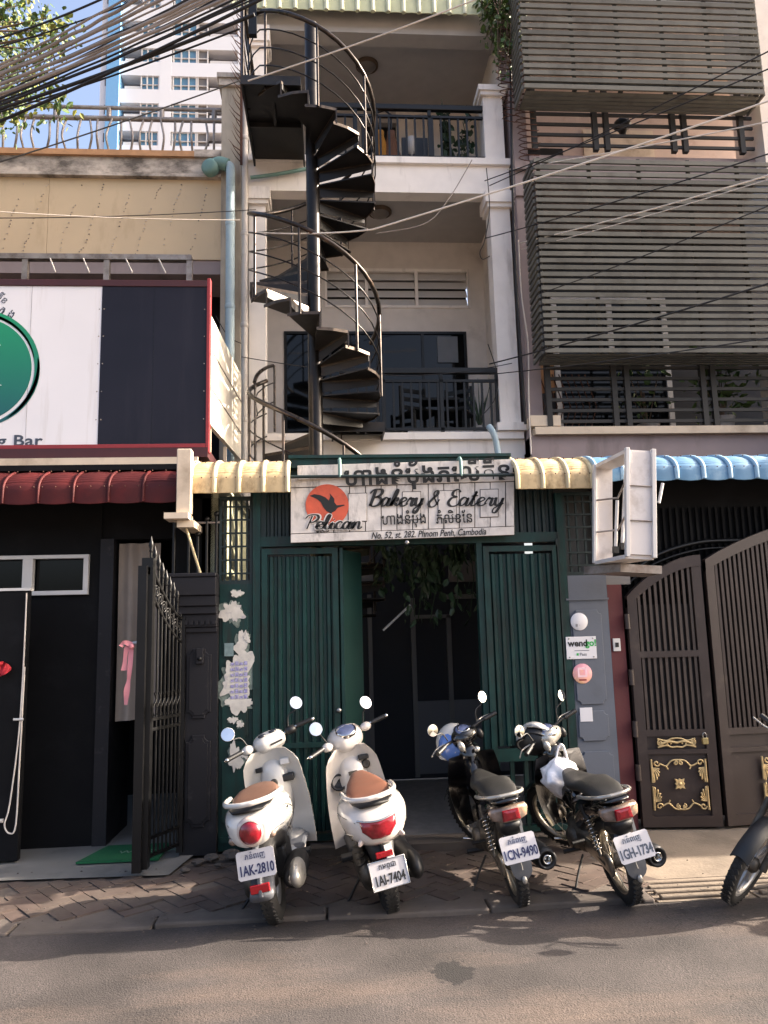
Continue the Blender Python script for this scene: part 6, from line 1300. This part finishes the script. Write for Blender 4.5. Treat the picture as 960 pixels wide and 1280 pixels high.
    for sy in (-1,1): V.b(MB().tube([(1.14,sy*.075,.5),(1.24,sy*.075,.255)], .02, 8), 'fork', ENG, steer=True)
    fe = []
    for i in range(9):
        a = R(35)+R(130)*i/8; c = Vector((1.24-.28*math.cos(a)*-1*-1,0,.255+.285*math.sin(a))); fe.append([(1.24+.285*math.cos(a)*(1-.0*j), y, .255+.285*math.sin(a)-.05*(abs(y)/.07)**2) for j,y in enumerate([-.07+.02*k for k in range(8)])])
    fm = MB(); n_ = 8; fm.add([p for r_ in fe for p in r_], [[i*n_+j,i*n_+j+1,(i+1)*n_+j+1,(i+1)*n_+j] for i in range(8) for j in range(7)], True); V.b(fm, 'front_fender', P_, steer=True)
    for k_, (ya_, yb_) in enumerate(((-.10,-.05),(-.04,.03),(.09,.06))): V.b(MB().tube(smooth_path([(.86,ya_*2,1.02),(.98,ya_*1.6,.98-.02*k_),(1.0,yb_,.9),(.96,yb_,.82)],4), .004, 5), 'control_cable', BP, steer=True)
    V.b(MB().lathe((.90,0,.90),(0,0,1),[(.05,-.02),(.055,0),(.05,.04)],14), 'steering_gap', BP, steer=True)
    V.b(MB().tube([sp3(-.26+.05*k, R(86), 1.0) for k in range(2)], .003, 4), 'panel_seam', SEAM, body_)
    V.b(MB().tube([(.32,.10,.20),(.22,.26,.05),(.18,.27,.03)], .010, 6), 'kickstand', BP)
    for sy in (-1,1): V.b(MB().box(.34,.44,sy*.15,sy*.24,.27,.30), 'footpeg', BP, bevel=.006)
    return V
def motorcycle(label, rear, front, lean, steer, code, bars='black', wheels='wire', group='black motorcycles parked by the grey pillar', S=.87, codem=PBL):
    V = Veh('motorcycle', label, 'motorcycle', rear, front, lean, 1.22, steer, group, S=S)
    V.wheel(0, .285, .078, wheels); V.wheel(1.22, .285, .07, wheels, steer=True)
    for sy in (-1,1):
        V.b(MB().tube([(0,sy*.085,.285),(.42,sy*.06,.32)], .016, 8), 'swingarm', ENG)
        a, b_ = Vector((.0,sy*.105,.34)), Vector((.13,sy*.10,.66)); d = b_-a; u,v = frame_of(d); sh = V.b(MB().tube([a,b_], .012, 8), 'shock_absorber', ENG)
        V.b(MB().tube([a+d*(.12+.62*k/70)+(u*math.cos(k*.72)+v*math.sin(k*.72))*.026 for k in range(71)], .0045, 5), 'spring', CH, sh); V.b(MB().tube([a+d*.72,b_], .028, 10), 'spring_cap', BP, sh)
    V.b(MB().body([(-.10,.075,.285,.012,.05,2),(-.06,.075,.285,.018,.075,2.5),(.1,.075,.30,.018,.06,2.5),(.40,.07,.31,.018,.055,2.5),(.46,.07,.31,.012,.04,2)],14), 'chain_case', RIMM)
    en = V.b(MB().body([(.34,0,.33,.07,.07,3),(.40,0,.33,.12,.10,3),(.55,0,.33,.12,.11,3),(.66,0,.34,.09,.09,3)],18), 'engine_block', ENG); V.b(MB().lathe((.64,0,.36),(1,0,.05),[(.06,0),(.065,.02),(.055,.03),(.065,.045),(.055,.055),(.065,.07),(.055,.08),(.065,.095),(.055,.105),(.05,.15),(.001,.16)],16), 'cylinder_head', ENG, en)
    for sy in (-1,1): V.b(MB().lathe((.48,sy*.11,.33),(0,sy,0),[(.085,0),(.08,.03),(.06,.045),(.001,.05)],18), 'engine_cover', ENG, en)
    ex = V.b(MB().lathe((.42,-.165,.29),(-1,-.06,.04),[(.022,0),(.03,.05),(.06,.12),(.072,.2),(.074,.58),(.066,.63),(.05,.635),(.045,.60),(.001,.59)],20), 'exhaust', BP); V.b(MB().tube(smooth_path([(.72,-.02,.34),(.74,-.08,.25),(.62,-.13,.22),(.45,-.15,.28),(.38,-.152,.30)],5), .018, 8), 'exhaust_pipe', CH, ex)
    V.b(MB().tube([(.30,-.245,.30),(.02,-.265,.32)], .014, 6), 'heat_guard', CH if bars != 'black' else BP, ex); V.b(MB().lathe((-.17,-.20,.315),(-1,-.06,.04),[(.028,0),(.03,.05),(.024,.05),(.022,.0),(.001,-.0)],16), 'exhaust_tip', CH, ex)
    # bodywork
    V.b(MB().body([(-.27,0,.70,.05,.03,2.4),(-.22,0,.70,.09,.05,2.4),(-.05,0,.67,.115,.075,2.4),(.18,0,.61,.12,.11,2.5),(.36,0,.53,.115,.14,2.6),(.46,0,.47,.09,.14,2.6)],22), 'side_cover', BG)
    V.b(MB().body([(-.25,0,.755,.07,.015,2.2),(-.22,0,.765,.10,.032,2.4),(-.08,0,.785,.125,.045,2.5),(.10,0,.79,.13,.048,2.5),(.22,0,.765,.13,.045,2.4),(.36,0,.745,.12,.045,2.3),(.50,0,.75,.085,.04,2.2),(.60,0,.765,.05,.03,2)],22), 'seat', SEAT)
    V.b(MB().tube(smooth_path([(.06,.14,.74),(-.12,.148,.775),(-.24,.12,.795),(-.285,.06,.80),(-.292,0,.80),(-.285,-.06,.80),(-.24,-.12,.795),(-.12,-.148,.775),(.06,-.14,.74)],5), .0125, 8), 'grab_rail', SILV)
    V.b(MB().body([(-.34,0,.775,.06,.008,2.6),(-.27,0,.765,.10,.015,2.6),(-.15,0,.75,.115,.02,2.6)],16), 'tail_top', BG)
    tl = [];
    for f, dx in ((1,.03),(1,0),(.92,-.028),(.6,-.04)): tl.append([(-.315+dx+abs(y)**1.5*.9, y*f, .685+z*f) for y,z in ((-.135,.02),(-.12,.042),(-.05,.05),(.05,.05),(.12,.042),(.135,.02),(.12,-.03),(.05,-.045),(-.05,-.045),(-.12,-.03))])
    hs = V.b(MB().rings(tl), 'tail_light_housing', CLRD); tl2 = []
    for f, dx in ((1,.0),(.9,-.012),(.5,-.016)): tl2.append([(-.348+dx+abs(y)**1.5*.5, y*f, .688+z*f) for y,z in ((-.055,.035),(.055,.035),(.06,-.035),(-.06,-.035))])
    V.b(MB().rings(tl2, smooth=False), 'tail_lamp', RED, hs)
    V.b(MB().body([(-.33,0,.62,.05,.02,2.6),(-.28,0,.60,.075,.06,2.6),(-.15,0,.58,.08,.07,2.6)],14), 'tail_under', BP)
    # long grey rear mudguard
    def fender(u, v): # v down
        a = R(40)+R(54)*v; rr = .345; y = (u*2-1)*(.042+.03*math.sin(PI*min(.86,v*.75+.1)))*(1 if v < .85 else 1-.9*((v-.85)/.15)**2*.6); return (rr*math.cos(a)*-1 if False else -rr*math.sin(a)*1.0+.01, y, .30+rr*math.cos(a)-(abs(u*2-1)**2)*.03*(1-v)+.0)
    V.b(MB().shell(fender, 8, 14, (.006,0,-.006)), 'rear_fender', GREYP); V.b(MB().tube([(-.328,0,.42),(-.348,0,.34)],.004,5), 'fender_rib', SILV); V.b(MB().beam((-.31,-.055,.66),(-.335,-.05,.53),.018,.01), 'fender_stay', SILV)
    V.plate(-.385, .49, .38, code, m=codem)
    V.b(MB().ball((-.345,0,.275),(.014,.018,.026),10,6), 'reflector', SILV)
    # centre tunnel, leg shields
    V.b(MB().body([(.42,0,.55,.06,.09,2.4),(.56,0,.56,.065,.10,2.4),(.72,0,.62,.075,.13,2.4),(.84,0,.72,.08,.15,2.4),(.90,0,.80,.06,.10,2.2)],18), 'centre_cover', BG)
    for sy in (-1,1):
        def ls(u, v): z = .32+.56*v; w_ = .10+.055*math.sin(PI*v*.9); return (.90-.10*v-.05*u*u+.03*math.sin(PI*v), sy*(.065+w_*u), z)
        V.b(MB().shell(ls, 6, 12, (.014,0,0)), 'leg_shield', BG)
    V.b(MB().body([(.82,0,.84,.07,.08,2.4),(.90,0,.82,.12,.13,2.4),(.98,0,.78,.11,.14,2.3),(1.03,0,.74,.05,.09,2)],20), 'front_cowl', BG)
    hd = V.b(MB().body([(.80,0,1.0,.05,.03,2.2),(.82,0,1.0,.10,.055,2.3),(.90,0,.995,.125,.085,2.3),(.98,0,.98,.11,.09,2.2),(1.04,0,.965,.06,.06,2)],22), 'headset', BG if bars == 'black' else SILV, steer=True)
    V.b(MB().lathe((.865,0,1.05),(-.5,0,1),[(.082,-.02),(.084,.008),(.070,.014)],26), 'gauge_rim', BP if bars == 'black' else CH, hd, True); V.b(MB().lathe((.865,0,1.053),(-.5,0,1),[(.071,.006),(.05,.016),(.001,.02)],26), 'gauge', DIAL, hd, True); V.b(MB().lathe((.855,0,1.072),(-.5,0,1),[(.05,0),(.052,.003),(.044,.004)],20), 'dial_ring', CH, hd, True)
    V.b(MB().lathe((1.02,0,.965),(1,0,-.1),[(.07,-.02),(.075,.02),(.055,.035),(.001,.045)],20), 'headlight', CLR, hd, True)
    for sy in (-1,1):
        V.b(MB().ball((.83,sy*.11,.965),(.03,.028,.045),12,8), 'switch_pod', SILV if sy > 0 else BP, steer=True); V.b(MB().tube([(.92,sy*.08,1.01),(.88,sy*.2,1.03),(.83,sy*.33,1.03)], .012, 8), 'handlebar', BP, steer=True); V.b(MB().tube([(.865,sy*.235,1.03),(.825,sy*.345,1.03)], .018, 10), 'grip', BP, steer=True)
        V.b(MB().tube(smooth_path([(.91,sy*.19,1.03),(.93,sy*.27,1.03),(.88,sy*.37,1.02)],4), .006, 6), 'brake_lever', SILV, steer=True)
        V.mirror(sy, (.885,sy*.17,1.05), (.84,sy*.29,1.20), .047, m=BP if sy < 0 else M['upvc'], up=.02)
        V.b(MB().tube([(1.05,sy*.075,.66),(1.22,sy*.075,.285)], [.02,.024], 10), 'fork', ENG, steer=True)
    V.b(MB().lathe((.79,-.06,.90),(-1,0,.3),[(.022,-.01),(.022,.005),(.001,.008)],14), 'badge', SILV); V.b(MB().tube([(.93,0,.9),(1.05,0,.66)], .026, 8), 'steering_column', BP, steer=True)
    def ff(u, v): a = R(35)+R(110)*v; y = (u*2-1)*.055; return (1.22-.315*math.cos(a)*-1*-1, y, .285+.315*math.sin(a)-.03*(u*2-1)**2)
    V.b(MB().shell(ff, 6, 14, (0,0,.005)), 'front_fender', BG if wheels == 'wire' else BP, steer=True)
    V.b(MB().tube(smooth_path([(.42,.10,.22),(.34,.2,.12),(.28,.27,.03)],3)+[(.25,.29,.02)], .009, 6), 'kickstand', BP)
    for sy in (-1,1): V.b(MB().tube([(.44,sy*.09,.26),(.44,sy*.23,.27)], .016, 8), 'footpeg', BP)
    V.b(MB().tube([(.30,.10,.36),(.28,.20,.37)], .013, 7), 'rear_footpeg', BP); V.b(MB().tube(smooth_path([(.62,.12,.27),(.70,.15,.27),(.72,.2,.28)],3), .008, 6), 'gear_lever', CH)
    return V
def GP(x, y, z=0):
    d = FW + RI*((x-480)/FPX) - UI*((y-640)/FPX); return EYE + d*((z-EYE.z)/d.z)
RW = -.03
def place(rx, ry, hx, hy, hz, Yb):  # rear contact pixel, handlebar pixel -> rear and heading
    return GP(rx, ry, RW)
v1 = scooter('white scooter with brown seat and round tail lamp, farthest left of the parked row', GP(347,1151,RW), GP(347,1151,RW)+Vector((.07,1.12,.03)), 10, 26, 'A', '1AK-2810')
v2 = scooter('white pearl scooter with tan seat and red wedge tail lamp, second from left', GP(489,1138,RW), GP(489,1138,RW)+Vector((-.10,1.12,.03)), 11, 24, 'B', '1AI-7404')
v3 = motorcycle('black motorcycle with silver grab rail standing at the dark gate entrance', GP(650,1130,RW), GP(650,1130,RW)+Vector((-.02,1.10,.03)), 10, 32, '1CN-9490', bars='black')
v4 = motorcycle('black motorcycle with silver headset and a plastic bag, in front of the grey pillar', GP(785,1128,RW), GP(785,1128,RW)+Vector((-.06,1.10,.03)), 12, 32, '1GH-1734', bars='silver', codem=M['inkgrey'])
# fifth motorcycle, front wheel entering the frame at the right edge
fr_ = GP(931,1131,RW); dd = Vector((-.985,-.12,0)).normalized()
v5 = motorcycle('black motorcycle with alloy wheels cut off by the right edge of the picture', fr_-dd*1.13, fr_, 17, 33, '1FD-4417', bars='black', wheels='alloy', group='', S=.92)
if 'group' in v5.t: del v5.t['group']
v6 = copy_tree(v3.t); v6.location = (4.9,-1.80,-.03); v6.rotation_euler = (-R(9),0,R(176)); v6['label'] = 'black motorcycle standing along the road beyond the right edge'; del v6['group']
def helmet(label, c, r, m, rot, vis=None, stripe=None):
    t = thing('helmet', label, 'helmet', c, 'helmets hung on the motorcycles', rot=rot); vs = []
    # open face shell: bowl with an opening at the front (-y)
    n, k = 28, 12; rs = []
    for i in range(k+1):
        a = PI/2*.02+R(118)*i/k; rr = r*math.sin(a); z = r*.95*math.cos(a); ring = []
        for j in range(n):
            b = 2*PI*j/n; ring.append((rr*1.0*math.cos(b), rr*1.12*math.sin(b), z if not (math.sin(b) < -.35 and i > 7) else max(z, r*.95*math.cos(R(118)*7/k+.03))))
        rs.append(ring)
    o = MB(); o.rings(rs, cap=False); s_ = o.build('shell', m, t); md = s_.modifiers.new('thick', 'SOLIDIFY'); md.thickness = .012
    MB().ball((0,0,-.005), (r*.9,r*1.0,r*.85), 20, 10).build('lining', BP, t)
    MB().tube([(r*1.0*math.cos(b)*.93, r*1.12*math.sin(b)*.93, -r*.42 if math.sin(b) > -.35 else -r*.12) for b in [2*PI*j/24 for j in range(24)]], .007, 6, closed=True).build('edge_trim', BP, t)
    if stripe: MB().ball((r*.15,-r*.25,r*.12), (r*.78,r*.95,r*.86), 18, 10).build('stripe', stripe, t)
    return t
hc = v3.t
helmet('white and blue helmet hung beside the dial of the black motorcycle at the entrance', tuple(at(566,928,-.5)), .125, PW, (R(65),R(-20),R(-55)), stripe=mat('helmet_blue','4f6fae',.25,var=.05,bump=0,coat=.5,local=True))
helmet('white open-face helmet hanging on the motorcycle in front of the grey pillar', tuple(at(668,924,-.62)), .125, PW, (R(-25),R(25),R(10)))
# convert lettering below
# crumpled plastic bag on the hook of the fourth motorcycle
bg = thing('plastic_bag', 'crumpled clear and white plastic bag hanging in front of the black seat', 'bag', tuple(at(706,975,-.62)))
c = at(706, 972, -.80); rn = random.Random(77); rs = []
from mathutils import noise
for i in range(15):
    t_ = i/14; z = c.z+.13-.30*t_; w_ = .03+.115*math.sin(PI*min(1,t_*1.1))**.8*(1 if t_ < .9 else .6); ring = []
    for j in range(26):
        b = 2*PI*j/26; q = Vector((math.cos(b)*2.2, math.sin(b)*2.2, t_*5)); f = 1+.35*noise.noise(q)+.2*noise.noise(q*2.7); ring.append((c.x-.03+.05*t_+w_*f*math.cos(b), c.y+w_*.6*f*math.sin(b), z+.02*noise.noise(q*1.7)))
    rs.append(ring)
bagm = mat('plastic_film', 'e0dcdc', .22, var=.25, scale=18, bump=.5, bscale=30, bdist=.01, coat=.4)
MB().rings(rs).build('bag', bagm, bg); MB().tube(smooth_path([(c.x-.06,c.y,c.z+.10),(c.x-.03,c.y,c.z+.2),(c.x,c.y,c.z+.21),(c.x+.03,c.y,c.z+.1)],4), .008, 6).build('handle', bagm, bg)

# turn all lettering into plain meshes
dg = bpy.context.evaluated_depsgraph_get()
for o in [o for o in bpy.data.objects if o.type == 'FONT']:
    me = bpy.data.meshes.new_from_object(o.evaluated_get(dg)); nw = bpy.data.objects.new('tmp_lettering', me); COL.objects.link(nw)
    nm_ = o.name; nw.parent = o.parent; nw.location = o.location; nw.rotation_euler = o.rotation_euler; nw.scale = o.scale
    bpy.data.objects.remove(o); nw.name = nm_
